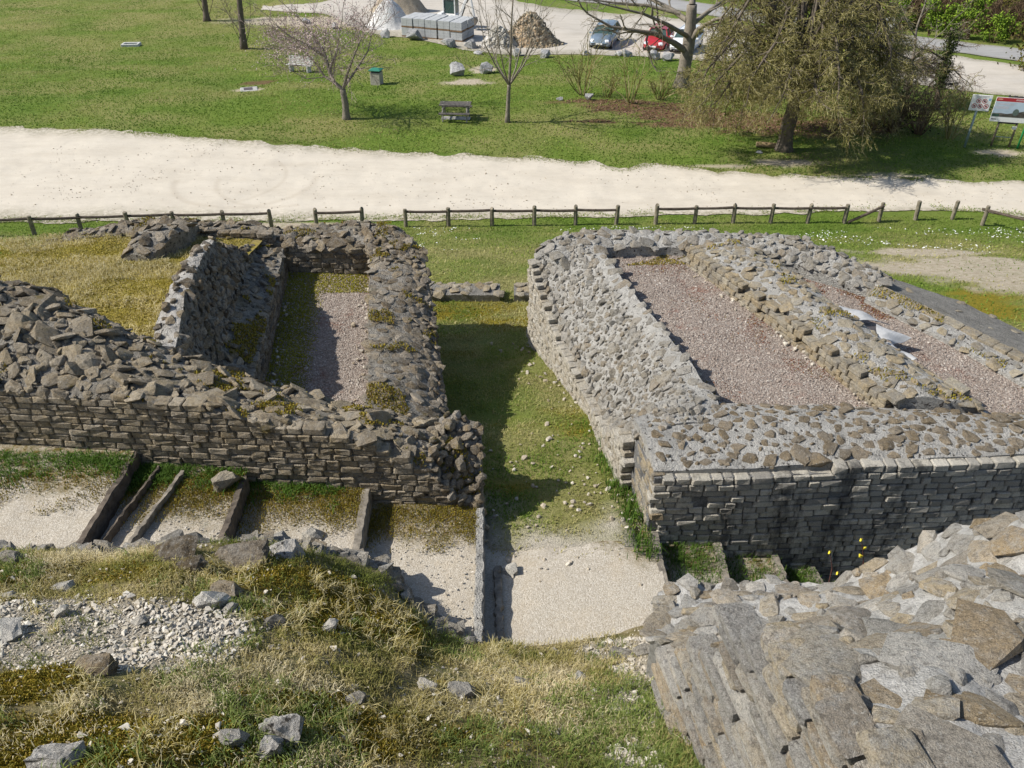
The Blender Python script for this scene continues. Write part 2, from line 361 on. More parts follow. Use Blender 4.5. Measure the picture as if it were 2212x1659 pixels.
def road_mat(name, a, b, dk, tracks=True):
    n = NT(name, .97, .1)
    c = n.ramp(n.noise(.5, 6, .7, vec=n.scaled((.5, 1.6, 1))), [(.28, b), (.55, a), (.8, tuple(min(1, v * 1.05) for v in a))])
    c = n.mix(n.ramp(n.noise(2.6, 7, .8, vec=n.scaled((.6, 1.8, 1))), [(.56, 0), (.72, .55)]), c, dk)
    c = n.mix(n.ramp(n.noise(38, 3, .7), [(.52, 0), (.72, .4)]), c, dk)
    c = n.mix(n.math('MULTIPLY', n.attr('edge'), n.ramp(n.noise(5, 6, .8), [(.38, 0), (.58, .9)])), c, (.17, .155, .085))
    c = n.mix(n.math('MULTIPLY', n.attr('mark'), .3), c, (.40, .34, .26))
    n.col(c); n.bump(n.noise(30, 5, .75), .35, .03); return n.m
def strip(name, near, far, m, dz, nu=420, nv=26, rag=.28, seed=1, marks=(), hump=0.0):
    """sheet between two ground curves (world points); ragged edges"""
    def res(p):
        p = np.array([[a.x, a.y] for a in p]); d = np.r_[0, np.cumsum(np.hypot(*np.diff(p, axis=0).T))]
        t = np.linspace(0, d[-1], nu); q = np.stack([np.interp(t, d, p[:, 0]), np.interp(t, d, p[:, 1])], 1)
        k = np.ones(9) / 9; return np.stack([np.convolve(np.pad(q[:, i], 4, 'edge'), k, 'valid') for i in (0, 1)], 1)
    a, b = res(near), res(far)
    a[:, 1] += (fbm(a[:, 0] * 1.3, a[:, 0] * 0, seed, 5) - .5) * 2 * rag; b[:, 1] += (fbm(b[:, 0] * 1.3, b[:, 0] * 0 + 9, seed, 5) - .5) * 2 * rag * 1.5
    t = np.linspace(0, 1, nv)[None, :, None]; P = (a[:, None] * (1 - t) + b[:, None] * t).reshape(-1, 2)
    x, y = P.T; e = np.tile(np.abs(np.linspace(-1, 1, nv)), nu); e = np.clip((e - .72) / .28, 0, 1)
    mk_ = np.zeros_like(x)
    for (c, r, wd, a0, a1) in marks:
        d = np.abs(np.hypot(x - c[0], y - c[1]) - r); an = np.arctan2(y - c[1], x - c[0])
        mk_ = np.maximum(mk_, np.clip(1.3 - d / wd, 0, 1) * ((an > a0) & (an < a1)))
    z = T(x, y) + dz
    o = mk(name, np.stack([x, y, z], 1), grid_faces(nu, nv)[:, ::-1], m, smooth=True, attrs={'edge': e, 'mark': mk_}); o['kind'] = 'structure'; return o
m_road = road_mat('pale_chalk_gravel', (.58, .525, .435), (.51, .455, .37), (.37, .32, .25))
m_park = road_mat('pale_car_park_gravel', (.50, .46, .40), (.42, .38, .32), (.33, .29, .235))
m_asph = road_mat('worn_asphalt', (.34, .335, .325), (.28, .275, .265), (.22, .215, .205))
c1 = gat(690, 395)
gravel_road = strip('gravel_road', px_line([(-260, 492), (0, 483), (200, 480), (420, 479), (640, 480), (880, 476), (1150, 472), (1400, 467), (1650, 464), (1850, 459), (2030, 455), (2120, 458), (2212, 468), (2420, 500)]),
    px_line([(-260, 268), (0, 275), (180, 279), (350, 290), (560, 308), (760, 320), (940, 335), (1100, 340), (1190, 342), (1270, 349), (1340, 364), (1420, 352), (1500, 368), (1640, 376), (1760, 381), (1900, 386), (2050, 390), (2212, 392), (2420, 395)]), m_road, .03,
    nu=900, nv=110, marks=[((c1[0] - 3.2, c1[1] + .2), 3.0, .16, -3.2, .2), ((c1[0] - 1.4, c1[1] + .3), 3.0, .14, -3.2, -1.2), ((c1[0] - 4.7, c1[1] + .4), 3.1, .1, -1.0, .7)])
tag(gravel_road, 'wide pale gravel track crossing behind the wooden fence', 'road')
car_park = strip('car_park', px_line([(560, 22), (700, 30), (790, 70), (870, 82), (950, 96), (1030, 113), (1120, 121), (1260, 118), (1400, 124), (1500, 131), (1640, 134), (1800, 150), (1950, 178), (2080, 198), (2212, 212), (2420, 240)]),
    px_line([(560, 14), (690, 8), (800, -34), (1000, -22), (1170, 14), (1400, 32), (1640, 70), (1850, 100), (1950, 110), (2030, 118), (2100, 126), (2212, 142), (2420, 165)]), m_park, .03, nu=420, nv=40, rag=.5, seed=4)
tag(car_park, 'pale gravel car park with parked cars and building materials', 'car park')
asphalt = strip('asphalt_road', px_line([(900, -34), (1100, -10), (1400, 14), (1640, 50), (1850, 83), (2000, 106), (2212, 136), (2420, 165)]),
    px_line([(950, -52), (1150, -30), (1400, -8), (1640, 25), (1850, 64), (2000, 82), (2212, 107), (2420, 132)]), m_asph, .05, nu=200, nv=12, rag=.12, seed=6)
tag(asphalt, 'grey asphalt road running past the thicket', 'road')

# ------------------------------------------------------------------ stones
def hull_template(seed, npts=15, sq=.6):
    import bmesh
    r = random.Random(seed); bm = bmesh.new()
    for i in range(npts):
        v = Vector((r.gauss(0, 1), r.gauss(0, 1), r.gauss(0, 1))).normalized()
        m = max(abs(v.x), abs(v.y), abs(v.z)); v = v * (1 - sq) * .5 + v / m * .5 * sq
        v *= r.uniform(.86, 1.06); bm.verts.new(v)
    bmesh.ops.convex_hull(bm, input=bm.verts)
    for v in [v for v in bm.verts if not v.link_faces]: bm.verts.remove(v)
    bmesh.ops.triangulate(bm, faces=bm.faces)
    bm.verts.index_update(); V = np.array([v.co[:] for v in bm.verts]); F_ = np.array([[v.index for v in f.verts] for f in bm.faces]); bm.free()
    V -= (V.max(0) + V.min(0)) / 2; V /= (V.max(0) - V.min(0)); return V, F_
def block_template(seed, jit=.05, bev=.09):
    r = np.random.default_rng(seed); V, Q, Tr = chamfer(.5, .5, .5, bev); V = np.array(V)
    c = np.sign(V)                        # move whole corners so faces stay roughly planar
    cj = {tuple(k): r.uniform(-jit, jit, 3) for k in np.unique(c, axis=0)}
    V = V + np.array([cj[tuple(k)] for k in c]) + r.uniform(-.015, .015, V.shape)
    F_ = [t for q in Q for t in ((q[0], q[1], q[2]), (q[0], q[2], q[3]))] + [tuple(t) for t in Tr]
    return V, np.array(F_)
TPL = {'rubble': [hull_template(100 + i, 17, .62) for i in range(12)], 'slab': [hull_template(200 + i, 22, .88) for i in range(10)], 'block': [block_template(300 + i) for i in range(10)], 'pebble': [hull_template(400 + i, 8, .3) for i in range(6)]}
CAMP = Vector((0, 0, CAM_H))
class Stones:
    def __init__(s): s.items = []
    def put(s, kind, M): s.items.append((kind, random.randrange(len(TPL[kind])), M))
    def build(s, parent, m, name='stone', mx=300):
        if not s.items: return
        def key(it):
            M = it[2]; sz = sorted((M.col[0].length, M.col[1].length, M.col[2].length)); p = M.translation
            d = p - CAMP; vz = d.y * CP - d.z * SP
            out = 3 if abs(d.x / vz) > .66 else 1
            return -(sz[1] * sz[2]) / d.length_squared / out
        its = sorted(s.items, key=key); inv = parent.matrix_world.inverted() if parent else Matrix()
        cache = {}
        for kind, i, M in its[:mx]:
            if (kind, i) not in cache: cache[(kind, i)] = mk_mesh(name, *TPL[kind][i], m)
            o = obj(name, cache[(kind, i)], parent); o.matrix_local = M if not parent else Matrix.Translation(-parent.location) @ M
        rest = its[mx:]
        if rest:
            Vs, Fs, rd = [], [], []; n = 0; off = np.array(parent.location) if parent else np.zeros(3)
            for kind, i, M in rest:
                V, F_ = TPL[kind][i]; A = np.array(M); Vs.append(V @ A[:3, :3].T + A[:3, 3] - off); Fs.append(F_ + n); n += len(V); rd.append(np.full(len(V), random.random()))
            o = mk(name + '_fill', np.concatenate(Vs), np.concatenate(Fs), m, parent, attrs={'rnd': np.concatenate(rd)}); o['kind'] = 'stuff'
def frame(t, n, sc, p):
    """matrix with x along t, z along n"""
    n = n.normalized(); t = (t - n * t.dot(n)).normalized(); b = n.cross(t)
    M = Matrix(((t.x * sc[0], b.x * sc[1], n.x * sc[2], p.x), (t.y * sc[0], b.y * sc[1], n.y * sc[2], p.y), (t.z * sc[0], b.z * sc[1], n.z * sc[2], p.z), (0, 0, 0, 1)))
    return M
class Patch:
    """ruled surface between two 3D polylines a (v=0) and b (v=1), with crown and roughness"""
    def __init__(s, a, b, crown=0, amp=.05, freq=1.6, seed=0, prof=None):
        s.a = s._p(a); s.b = s._p(b); s.crown = crown; s.amp = amp; s.fr = freq; s.seed = seed; s.prof = prof
    def _p(s, P):
        P = np.array([tuple(p) for p in P], float); d = np.r_[0, np.cumsum(np.linalg.norm(np.diff(P, axis=0), axis=1))]; return P, d / d[-1]
    def ev(s, u, v):
        u = np.asarray(u, float); v = np.asarray(v, float)
        A = np.stack([np.interp(u, s.a[1], s.a[0][:, i]) for i in range(3)], -1); B = np.stack([np.interp(u, s.b[1], s.b[0][:, i]) for i in range(3)], -1)
        P = A * (1 - v[..., None]) + B * v[..., None]
        P[..., 2] += s.crown * 4 * v * (1 - v) + (fbm(P[..., 0] * s.fr, P[..., 1] * s.fr, s.seed, 4) - .5) * 2 * s.amp
        if s.prof: P[..., 2] += s.prof(P[..., 0], P[..., 1], u, v)
        return P
    def core(s, name, m, parent, zb, step=.09):
        L = max(np.linalg.norm(np.diff(s.a[0], axis=0), axis=1).sum(), np.linalg.norm(np.diff(s.b[0], axis=0), axis=1).sum()); W = np.linalg.norm(s.a[0].mean(0) - s.b[0].mean(0))
        nu = max(4, int(L / step)); nv = max(4, int(W / step)); U, Vv = np.meshgrid(np.linspace(0, 1, nu), np.linspace(0, 1, nv), indexing='ij')
        P = s.ev(U, Vv); idx = np.arange(nu * nv).reshape(nu, nv); F_ = [grid_faces(nu, nv)]
        ring = np.r_[idx[:, 0], idx[-1, 1:], idx[-2::-1, -1], idx[0, -2:0:-1]]
        V = P.reshape(-1, 3); low = V[ring].copy(); low[:, 2] = np.minimum(zb, low[:, 2] - .05); k = len(V); n = len(ring)
        j = np.arange(n); F_.append(np.stack([ring[j], k + j, k + (j + 1) % n, ring[(j + 1) % n]], 1))
        off = np.array(parent.location)
        return mk(name, np.concatenate([V, low]) - off, F_, m, parent, smooth=False)
    def scatter(s, st, kind, spacing, size, tilt=.25, flat=(.45, .7), sink=.15, area=((0, 1), (0, 1)), prob=None, tries=6, yaw=None, asp=(.55, .95), big=0.0):
        L = np.linalg.norm(np.diff(s.a[0], axis=0), axis=1).sum(); W = np.linalg.norm(s.a[0].mean(0) - s.b[0].mean(0))
        N = int(tries * L * W / spacing ** 2); us = rng.uniform(*area[0], N); vs = rng.uniform(*area[1], N); P = s.ev(us, vs)
        e = .01; Pu = s.ev(np.minimum(us + e, 1), vs) - s.ev(np.maximum(us - e, 0), vs); Pv = s.ev(us, np.minimum(vs + .03, 1)) - s.ev(us, np.maximum(vs - .03, 0))
        Nn = np.cross(Pu, Pv); Nn /= np.linalg.norm(Nn, axis=1)[:, None]; Nn *= np.sign(Nn[:, 2:3]); cells = {}
        for i in range(N):
            if prob is not None and random.random() > prob(P[i], us[i], vs[i]): continue
            c = (int(P[i, 0] // spacing), int(P[i, 1] // spacing)); bad = False
            for a in (-1, 0, 1):
                for b in (-1, 0, 1):
                    for q in cells.get((c[0] + a, c[1] + b), ()):
                        if (P[i, 0] - q[0]) ** 2 + (P[i, 1] - q[1]) ** 2 + (P[i, 2] - q[2]) ** 2 < spacing ** 2: bad = True; break
            if bad: continue
            cells.setdefault(c, []).append(P[i])
            n = Vector(Nn[i]) + Vector((random.gauss(0, tilt), random.gauss(0, tilt), 0)); sz = random.uniform(*size) * (1.5 if random.random() < big else 1)
            an = random.uniform(0, 6.283) if yaw is None else random.gauss(yaw, .35)
            t = Vector((math.cos(an), math.sin(an), 0)); th = sz * random.uniform(*flat)
            st.put(kind, frame(t, n, (sz, sz * random.uniform(*asp), th), Vector(P[i]) + n.normalized() * th * (.5 - sink - random.uniform(0, .25))))
def courses(st, path, zb, zt, ch, wr, out, proud=.02, depth=.2, kind='block', rag=.0, holes=(), skip=.01, gap=.014, batter=0.0, pj=.014, rj=0.0):
    """rows of facing stones along a plan polyline; out = +1 when the visible side is on the right of the walking direction"""
    P = np.array([(p[0], p[1]) for p in path]); d = np.r_[0, np.cumsum(np.hypot(*np.diff(P, axis=0).T))]; Lt = d[-1]
    f = lambda g, s_: g(s_) if callable(g) else g
    z0 = min(f(zb, x) for x in np.linspace(0, Lt, 40)); z1 = max(f(zt, x) for x in np.linspace(0, Lt, 40)); k = 0; z = z0
    while z < z1:
        h = ch * random.uniform(.88, 1.12) if not rj else ch * random.uniform(.65, 1.35); ro = random.uniform(-rj, rj); s_ = -random.uniform(0, wr[1])
        while s_ < Lt:
            wd = random.uniform(*wr); c = s_ + wd / 2; s_ += wd
            if c < .04 or c > Lt - .04 or z + h * .5 > f(zt, c) + random.uniform(-rag, rag) or z + h < f(zb, c) - .02 or random.random() < skip: continue
            if any(abs(c - a) < wd * .5 and abs(z + h / 2 - b) < h * .6 for a, b in holes): continue
            x, y = np.interp(c, d, P[:, 0]), np.interp(c, d, P[:, 1]); i = min(max(np.searchsorted(d, c) - 1, 0), len(P) - 2); t = P[i + 1] - P[i]; t = Vector((*t, 0)).normalized()
            n = Vector((t.y, -t.x, 0)) * out; top = f(zt, c)
            pr = proud + ro + random.uniform(-pj, pj) - depth / 2 - batter * (z - z0)
            tt = t + Vector((0, 0, random.gauss(0, .012))); up = Vector((0, 0, 1)) + n * random.gauss(0, .04)
            st.put(kind, frame(tt, up, (wd - gap, depth, h - gap), Vector((x, y, z + h / 2)) + n * pr))
        z += h; k += 1
def wall(name, label, loc, group=None):
    o = empty(name, loc); tag(o, label, 'wall', group); return o
V3 = lambda *a: Vector(a)
def lerp_path(pts):
    P = np.array([(p[0], p[1]) for p in pts]); d = np.r_[0, np.cumsum(np.hypot(*np.diff(P, axis=0).T))]; return d

GRP = 'ruined masonry walls of the theatre'
# --- left block: front wall with the coursed face
A = wall('ruined_wall', 'long low brown stone wall left of the passage, facing the stepped path', (-4, 9.2, 4.4), GRP)
af = [(-9.6, 9.12), (-7.6, 8.95), (-5.43, 8.78), (-4, 8.66), (-2.13, 8.52), (-1.15, 8.47)]
az = [6.62, 6.5, 6.45, 6.33, 5.92, 5.45]
a_front = [V3(x, y, z - .03) for (x, y), z in zip(af, az)]
a_back = [V3(-9.6, 11.3, 6.9), V3(-8, 11.0, 7.05), V3(-6.9, 10.7, 6.95), V3(-5.6, 10.35, 6.45), V3(-4.5, 10.25, 5.95), V3(-2.9, 9.95, 5.42), V3(-1.1, 9.6, 5.4)]
bump_l = lambda x, y, u, v: .25 * np.exp(-((x + 7.6) / 1.6) ** 2) * np.sin(np.pi * np.clip(v, 0, 1)) + .12 * np.exp(-((x + 2.6) / .8) ** 2) * v
pA = Patch(a_front, a_back, .12, .11, 1.9, 11, bump_l); pA.core('mortar_core', m_mort_l, A, 3.9)
sA = Stones(); dA = lerp_path(af)
def zbA(s): return float(np.interp(np.interp(s, dA, [p[0] for p in af]), [-9.6, -5.5, -5.3, -4.2, -4.0, -2.2, -2.0, -1.0], [5.5, 5.5, 5.28, 5.28, 5.04, 5.04, 4.7, 4.6])) - .1
courses(sA, af, zbA, lambda s: float(np.interp(s, dA, az)) + .02, .104, (.16, .33), 1, rag=.05, holes=[(7.4, 5.25), (2.0, 6.1)], skip=.006, proud=.03, gap=.011)
pA.scatter(sA, 'slab', .17, (.16, .34), .38, (.18, .36), .22, ((.02, .98), (.02, .95)), tries=10, yaw=.35, big=.2)
pA.scatter(sA, 'rubble', .11, (.06, .14), .5, (.4, .7), .2, tries=3)
sA.build(A, m_warmface)
# worn end pier of the front wall, standing into the passage
Pp = wall('ruined_pier', 'crumbling corner pier at the right end of the left front wall', (-.8, 9, 4.4))
pf = [V3(-1.2, 8.46, 5.42), V3(-.95, 8.44, 5.05), V3(-.7, 8.44, 4.78), V3(-.46, 8.45, 4.7)]; pb = [V3(-1.2, 9.5, 5.5), V3(-.95, 9.5, 5.62), V3(-.7, 9.45, 5.62), V3(-.46, 9.4, 5.55)]
pP = Patch(pf, pb, .1, .09, 3, 14); pP.core('mortar_core', m_mort_l, Pp, 4.0, .06); sP = Stones()
courses(sP, [(-1.2, 8.46), (-.45, 8.44)], 4.5, lambda s: 5.45 - s * 1.0, .118, (.14, .3), 1, rag=.04)
courses(sP, [(-.45, 8.44), (-.5, 9.4)], 4.3, lambda s: 4.7 + s * .85, .118, (.14, .3), 1, rag=.05)
pP.scatter(sP, 'rubble', .11, (.1, .22), .5, (.4, .75), .05, tries=10)
sP.build(Pp, m_warm)

# --- left block: passage side wall
C = wall('ruined_wall', 'straight rubble-topped wall along the left side of the passage', (-1.7, 12.4, 4), GRP)
c_out = [V3(-.95, 9.35, 5.1), V3(-1.14, 10.9, 4.82), V3(-1.5, 13.2, 4.9), V3(-1.78, 14.9, 5.1), V3(-1.95, 15.75, 5.3)]; c_in = [V3(-2.3, 9.9, 5.36), V3(-2.42, 11, 5.33), V3(-2.75, 13.3, 5.3), V3(-2.95, 14.9, 5.32), V3(-3.1, 15.9, 5.35)]
pC = Patch(c_out, c_in, .12, .06, 2.4, 15); pC.core('mortar_core', m_mort_l, C, 2.5)
sC = Stones()
pC.scatter(sC, 'slab', .17, (.16, .34), .1, (.14, .26), .5, ((0, 1), (.12, 1)), tries=11)
pC.scatter(sC, 'slab', .13, (.12, .24), .3, (.3, .5), .3, ((0, 1), (.0, .2)), tries=10)
pC.scatter(sC, 'slab', .16, (.15, .3), .35, (.25, .45), .25, ((.88, 1), (.0, 1)), tries=8)
courses(sC, [(p.x, p.y) for p in c_out], lambda s: float(np.interp(s, [0, 6.5], [4.1, 2.7])), lambda s: float(np.interp(s, [0, 1.6, 3.9, 5.6, 6.5], [5.05, 4.78, 4.86, 5.06, 5.26])), .125, (.18, .34), 1, rag=.08)
courses(sC, [(p.x, p.y) for p in c_in], 4.55, 5.28, .125, (.18, .34), -1, rag=.05)
sC.build(C, m_warm)

# --- left block: rear wall, curved at its far end
D = wall('ruined_wall', 'curved rear wall closing the left ruin towards the fence', (-6, 16, 4), GRP)
d_back = [V3(-1.95, 15.9, 5.3), V3(-2.5, 16.45, 5.62), V3(-3.4, 16.65, 5.68), V3(-5.2, 16.65, 5.5), V3(-6.4, 16.7, 5.62), V3(-8.2, 16.7, 5.7), V3(-9.6, 16.3, 5.6), V3(-10.7, 15.4, 5.35), V3(-12.5, 13.8, 5.1)]
d_front = [V3(-2.0, 15.3, 5.3), V3(-2.9, 15.85, 5.4), V3(-3.4, 15.75, 5.3), V3(-5.2, 15.85, 5.42), V3(-6.4, 15.9, 5.6), V3(-8.1, 15.95, 5.62), V3(-9.1, 15.65, 5.55), V3(-10.1, 14.9, 5.3), V3(-11.8, 13.2, 5.1)]
d_back = [p - V3(0, 0, .11) for p in d_back]; d_front = [p - V3(0, 0, .03) for p in d_front]
pD = Patch(d_back, d_front, .08, .08, 2.2, 17); pD.core('mortar_core', m_mort_l, D, 2.0)
sD = Stones(); pD.scatter(sD, 'slab', .18, (.16, .34), .25, (.18, .32), .32, tries=10, big=.15); pD.scatter(sD, 'rubble', .17, (.08, .17), .4, (.4, .7), .3, tries=3)
fp = [(p.x, p.y) for p in d_front]
courses(sD, fp[1:4], 4.6, 5.3, .12, (.2, .36), -1, rag=.04, holes=[(1.0, 5.0)])
courses(sD, fp[3:6], 5.3, 5.62, .12, (.2, .36), -1, rag=.04)
sD.build(D, m_warm)

# --- left block: diagonal inner wall with white crest
B = wall('ruined_wall', 'diagonal inner wall with a white mortar crest beside the dry grass', (-5, 13, 4.4), GRP)
b_crest = [V3(-5.75, 14.75, 5.85), V3(-5.62, 13.8, 6.42), V3(-5.46, 12.6, 6.62), V3(-5.26, 11.2, 6.66), V3(-5.08, 10.1, 6.42)]
b_left = [V3(-6.0, 14.75, 5.7), V3(-5.92, 13.8, 6.3), V3(-5.8, 12.6, 6.48), V3(-5.66, 11.2, 6.5), V3(-5.52, 10.1, 6.3)]
b_led = [V3(-4.95, 15.75, 5.32), V3(-4.83, 14.8, 5.3), V3(-4.66, 13.4, 5.25), V3(-4.5, 12.2, 5.2), V3(-4.28, 10.1, 5.2)]
b_mid = [V3(-5.5, 15.75, 5.36), V3(-5.35, 14.5, 5.5), V3(-5.2, 13.4, 5.55), V3(-5.05, 12.2, 5.6), V3(-4.75, 10.1, 5.6)]
pB0 = Patch(b_left, b_crest, .05, .13, 2.6, 19); pB0.core('mortar_crest', m_crest, B, 4.4, .06)
pB1 = Patch(b_crest, b_mid, 0, .1, 3, 21); pB1.core('mortar_core', m_mort_l, B, 4.4, .07)
pB2 = Patch(b_mid, b_led, .0, .05, 3, 22); pB2.core('ledge_core', m_mort_l, B, 4.4, .08)
sB = Stones(); pB1.scatter(sB, 'rubble', .13, (.1, .22), .5, (.4, .7), .3, ((0, 1), (.12, 1)), tries=9); pB2.scatter(sB, 'slab', .19, (.14, .28), .25, (.25, .45), .3, tries=8)
pB0.scatter(sB, 'rubble', .16, (.08, .2), .5, (.4, .8), .3, ((0, 1), (0, 1)), tries=3, prob=lambda P, u, v: float(fbm(P[0] * 2, P[1] * 2, 9, 2)) > .45)
pB0.scatter(sB, 'slab', .3, (.2, .34), .3, (.3, .5), .3, ((.55, .75), (.5, 1)), tries=2)
courses(sB, [(p.x, p.y) for p in b_led], 4.6, 5.26, .12, (.18, .34), -1, rag=.05)
sB.build(B, m_warm)
# return stub of rubble at the mound's left edge, and the stub against the rear wall
for nm, lb, a, b, zb in (('ruined_wall', 'short broken wall stub rising from the rubble at the left edge', [V3(-8.9, 11.0, 7.0), V3(-8.0, 11.55, 6.75), V3(-7.1, 11.2, 6.72)], [V3(-8.6, 10.3, 7.15), V3(-7.7, 10.3, 7.2), V3(-6.85, 10.25, 7.0)], 5.4),
                         ('ruined_wall', 'small stone spur against the rear wall in the dry grass', [V3(-7.7, 15.95, 5.75), V3(-7.75, 15.2, 5.95), V3(-7.8, 14.4, 5.85)], [V3(-6.75, 15.95, 5.8), V3(-6.85, 15.2, 5.98), V3(-7.2, 14.3, 5.8)], 5.3)):
    o = wall(nm, lb, tuple(a[1] - V3(0, 0, 1.2)), GRP); p_ = Patch(a, b, .1, .07, 3, 25); p_.core('mortar_core', m_mort_l, o, zb, .07)
    s_ = Stones(); p_.scatter(s_, 'slab', .22, (.2, .42), .25, (.2, .36), .3, tries=10); s_.build(o, m_warm)

# --- right block: passage side wall with its wide weathered slope
E = wall('ruined_wall', 'broad sloping rubble wall along the right side of the passage', (1.6, 12.4, 3.4), GRP)
e_out = [V3(.52, 15.75, 5.28), V3(.72, 15.15, 4.75), V3(1.0, 14.1, 4.38), V3(1.3, 12.9, 4.25), V3(1.58, 11.9, 4.15), V3(1.72, 10.6, 4.5), V3(1.84, 9.7, 5.2), V3(1.9, 9.3, 5.35)]
e_in = [V3(1.75, 16.0, 5.5), V3(1.95, 15.1, 5.5), V3(2.2, 14.0, 5.5), V3(2.5, 12.9, 5.5), V3(2.75, 11.9, 5.52), V3(3.0, 11.0, 5.52), V3(3.22, 10.0, 5.5), V3(3.3, 9.5, 5.4)]
pE = Patch(e_out, e_in, .16, .06, 2.0, 31); pE.core('mortar_core', m_mort_r, E, 2.4, .08); sE = Stones()
pE.scatter(sE, 'rubble', .135, (.10, .24), .5, (.3, .6), .5, ((0, 1), (.03, .75)), tries=9, asp=(.45, 1))
pE.scatter(sE, 'rubble', .09, (.05, .1), .6, (.4, .9), .25, ((0, 1), (.0, .8)), tries=2)
pE.scatter(sE, 'slab', .13, (.15, .26), .35, (.35, .6), .3, ((0, 1), (.0, .035)), tries=40)
pE.scatter(sE, 'slab', .25, (.18, .34), .08, (.2, .3), .58, ((0, 1), (.68, 1)), tries=7)
sE.build(E, m_grey); sE = Stones()
dE = lerp_path(e_out)
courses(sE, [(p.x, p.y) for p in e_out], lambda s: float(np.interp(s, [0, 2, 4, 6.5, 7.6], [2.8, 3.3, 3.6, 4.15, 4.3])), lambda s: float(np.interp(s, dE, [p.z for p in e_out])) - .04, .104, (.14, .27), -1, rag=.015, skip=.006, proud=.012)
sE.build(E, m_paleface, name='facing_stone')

# --- right block: front wall with the dark stained face
Fw = wall('ruined_wall', 'tall dark-stained coursed wall facing the timber steps on the right', (4.5, 9, 3), GRP)
ff = [(2.0, 8.3), (3.2, 8.32), (4.8, 8.42), (6.2, 8.48), (7.4, 8.55), (9.2, 8.7)]
f_front = [V3(x, y + .11, z - .02) for (x, y), z in zip(ff, [5.5, 5.52, 5.56, 5.58, 5.6, 5.6])]; f_back = [V3(1.88, 9.75, 5.40), V3(3.3, 10.05, 5.42), V3(4.8, 10.05, 5.4), V3(6.2, 9.95, 5.4), V3(7.4, 9.8, 5.4), V3(9.2, 9.9, 5.4)]
pF = Patch(f_front, f_back, .11, .045, 1.8, 33); pF.core('mortar_core', m_mort_r, Fw, 4.9); sF = Stones()
pF.scatter(sF, 'slab', .2, (.12, .27), .12, (.22, .4), .46, ((.02, 1), (.05, .97)), tries=9, asp=(.55, .95), big=.12)
pF.scatter(sF, 'rubble', .13, (.05, .12), .3, (.4, .7), .35, ((.02, 1), (.04, .98)), tries=1)
sF.build(Fw, m_brown, mx=200)
hw = Patch([V3(x, y + .015, 5.42) for x, y in ff], [V3(p.x, p.y - .4, 5.3) for p in f_back], 0, 0); hw.core('face_backing', m_darkmort, Fw, 2.2, .3)
sF = Stones(); dF = lerp_path(ff)
zbF = lambda s: float(np.interp(s, [0, .6, 5], [4.25, 4.1, 2.6]))
courses(sF, ff, zbF, lambda s: float(np.interp(s, dF, [5.48, 5.50, 5.54, 5.56, 5.58, 5.58])) - (.06 if s < 2.6 else 0), .1125, (.13, .34), 1, rag=.025, holes=[(.75, 4.98), (2.7, 5.0)], skip=.0, gap=.012, proud=.025)
sF.build(Fw, m_darkface, name='facing_stone')
# left end of the front wall: quoins turning into the passage
sF = Stones(); courses(sF, [(2.0, 8.3), (1.9, 9.32)], 4.1, lambda s: 5.46 - .1 * s, .1125, (.16, .3), -1, rag=.03); sF.build(Fw, m_tan, name='quoin_stone')

# --- right block: divider, rear wall, outer wall
G = wall('ruined_wall', 'coursed tan divider wall between the two gravel floors', (5.3, 12.8, 4.8), GRP)
g_l = [V3(3.75, 15.45, 5.5), V3(4.35, 14.2, 5.62), V3(5.0, 12.8, 5.66), V3(5.5, 11.5, 5.6), V3(6.1, 10.0, 5.55)]; g_r = [V3(5.0, 15.5, 5.55), V3(5.5, 14.2, 5.62), V3(6.0, 13.0, 5.6), V3(6.55, 11.5, 5.52), V3(7.3, 9.9, 5.45)]
pG = Patch(g_l, g_r, .1, .07, 2.2, 35); pG.core('mortar_core', m_mort_r, G, 4.7); sG = Stones()
pG.scatter(sG, 'slab', .2, (.16, .34), .12, (.16, .28), .5, tries=9, prob=lambda P, u, v: .35 if .5 < u < .62 else 1)
pG.scatter(sG, 'rubble', .17, (.08, .16), .3, (.4, .7), .3, tries=2)
courses(sG, [(p.x, p.y) for p in g_l], 5.05, 5.6, .115, (.16, .32), -1, rag=.07, skip=.03)
courses(sG, [(p.x, p.y) for p in g_r], 5.1, 5.45, .115, (.2, .4), 1, rag=.05, skip=.1)
sG.build(G, m_tan)
Hw = wall('ruined_wall', 'curved rear wall of the right ruin nearest the grass and fence', (4, 15.8, 4), GRP)
h_back = [V3(.55, 15.75, 5.3), V3(1.0, 16.15, 5.42), V3(2.0, 16.3, 5.5), V3(3.4, 16.3, 5.52), V3(4.9, 16.05, 5.55), V3(5.8, 15.8, 5.6), V3(6.4, 15.45, 5.6), V3(7.0, 14.95, 5.5), V3(7.7, 14.4, 5.35)]
h_front = [V3(1.1, 15.1, 5.2), V3(1.6, 15.5, 5.4), V3(2.1, 15.6, 5.42), V3(3.4, 15.65, 5.42), V3(4.8, 15.4, 5.45), V3(5.5, 15.1, 5.45), V3(6.0, 14.85, 5.42), V3(6.5, 14.45, 5.35), V3(7.2, 13.95, 5.25)]
pH = Patch(h_back, h_front, .1, .07, 2.2, 37); pH.core('mortar_core', m_mort_r, Hw, 2.0); sH = Stones()
pH.scatter(sH, 'slab', .19, (.16, .34), .18, (.18, .32), .42, tries=9); pH.scatter(sH, 'rubble', .15, (.1, .2), .4, (.4, .7), .2, ((.55, 1), (0, 1)), tries=5)
sH.build(Hw, m_grey)
I = wall('ruined_wall', 'low outer wall of tan stones beside the dark mortar slab at right', (8, 12.5, 4.8), GRP)
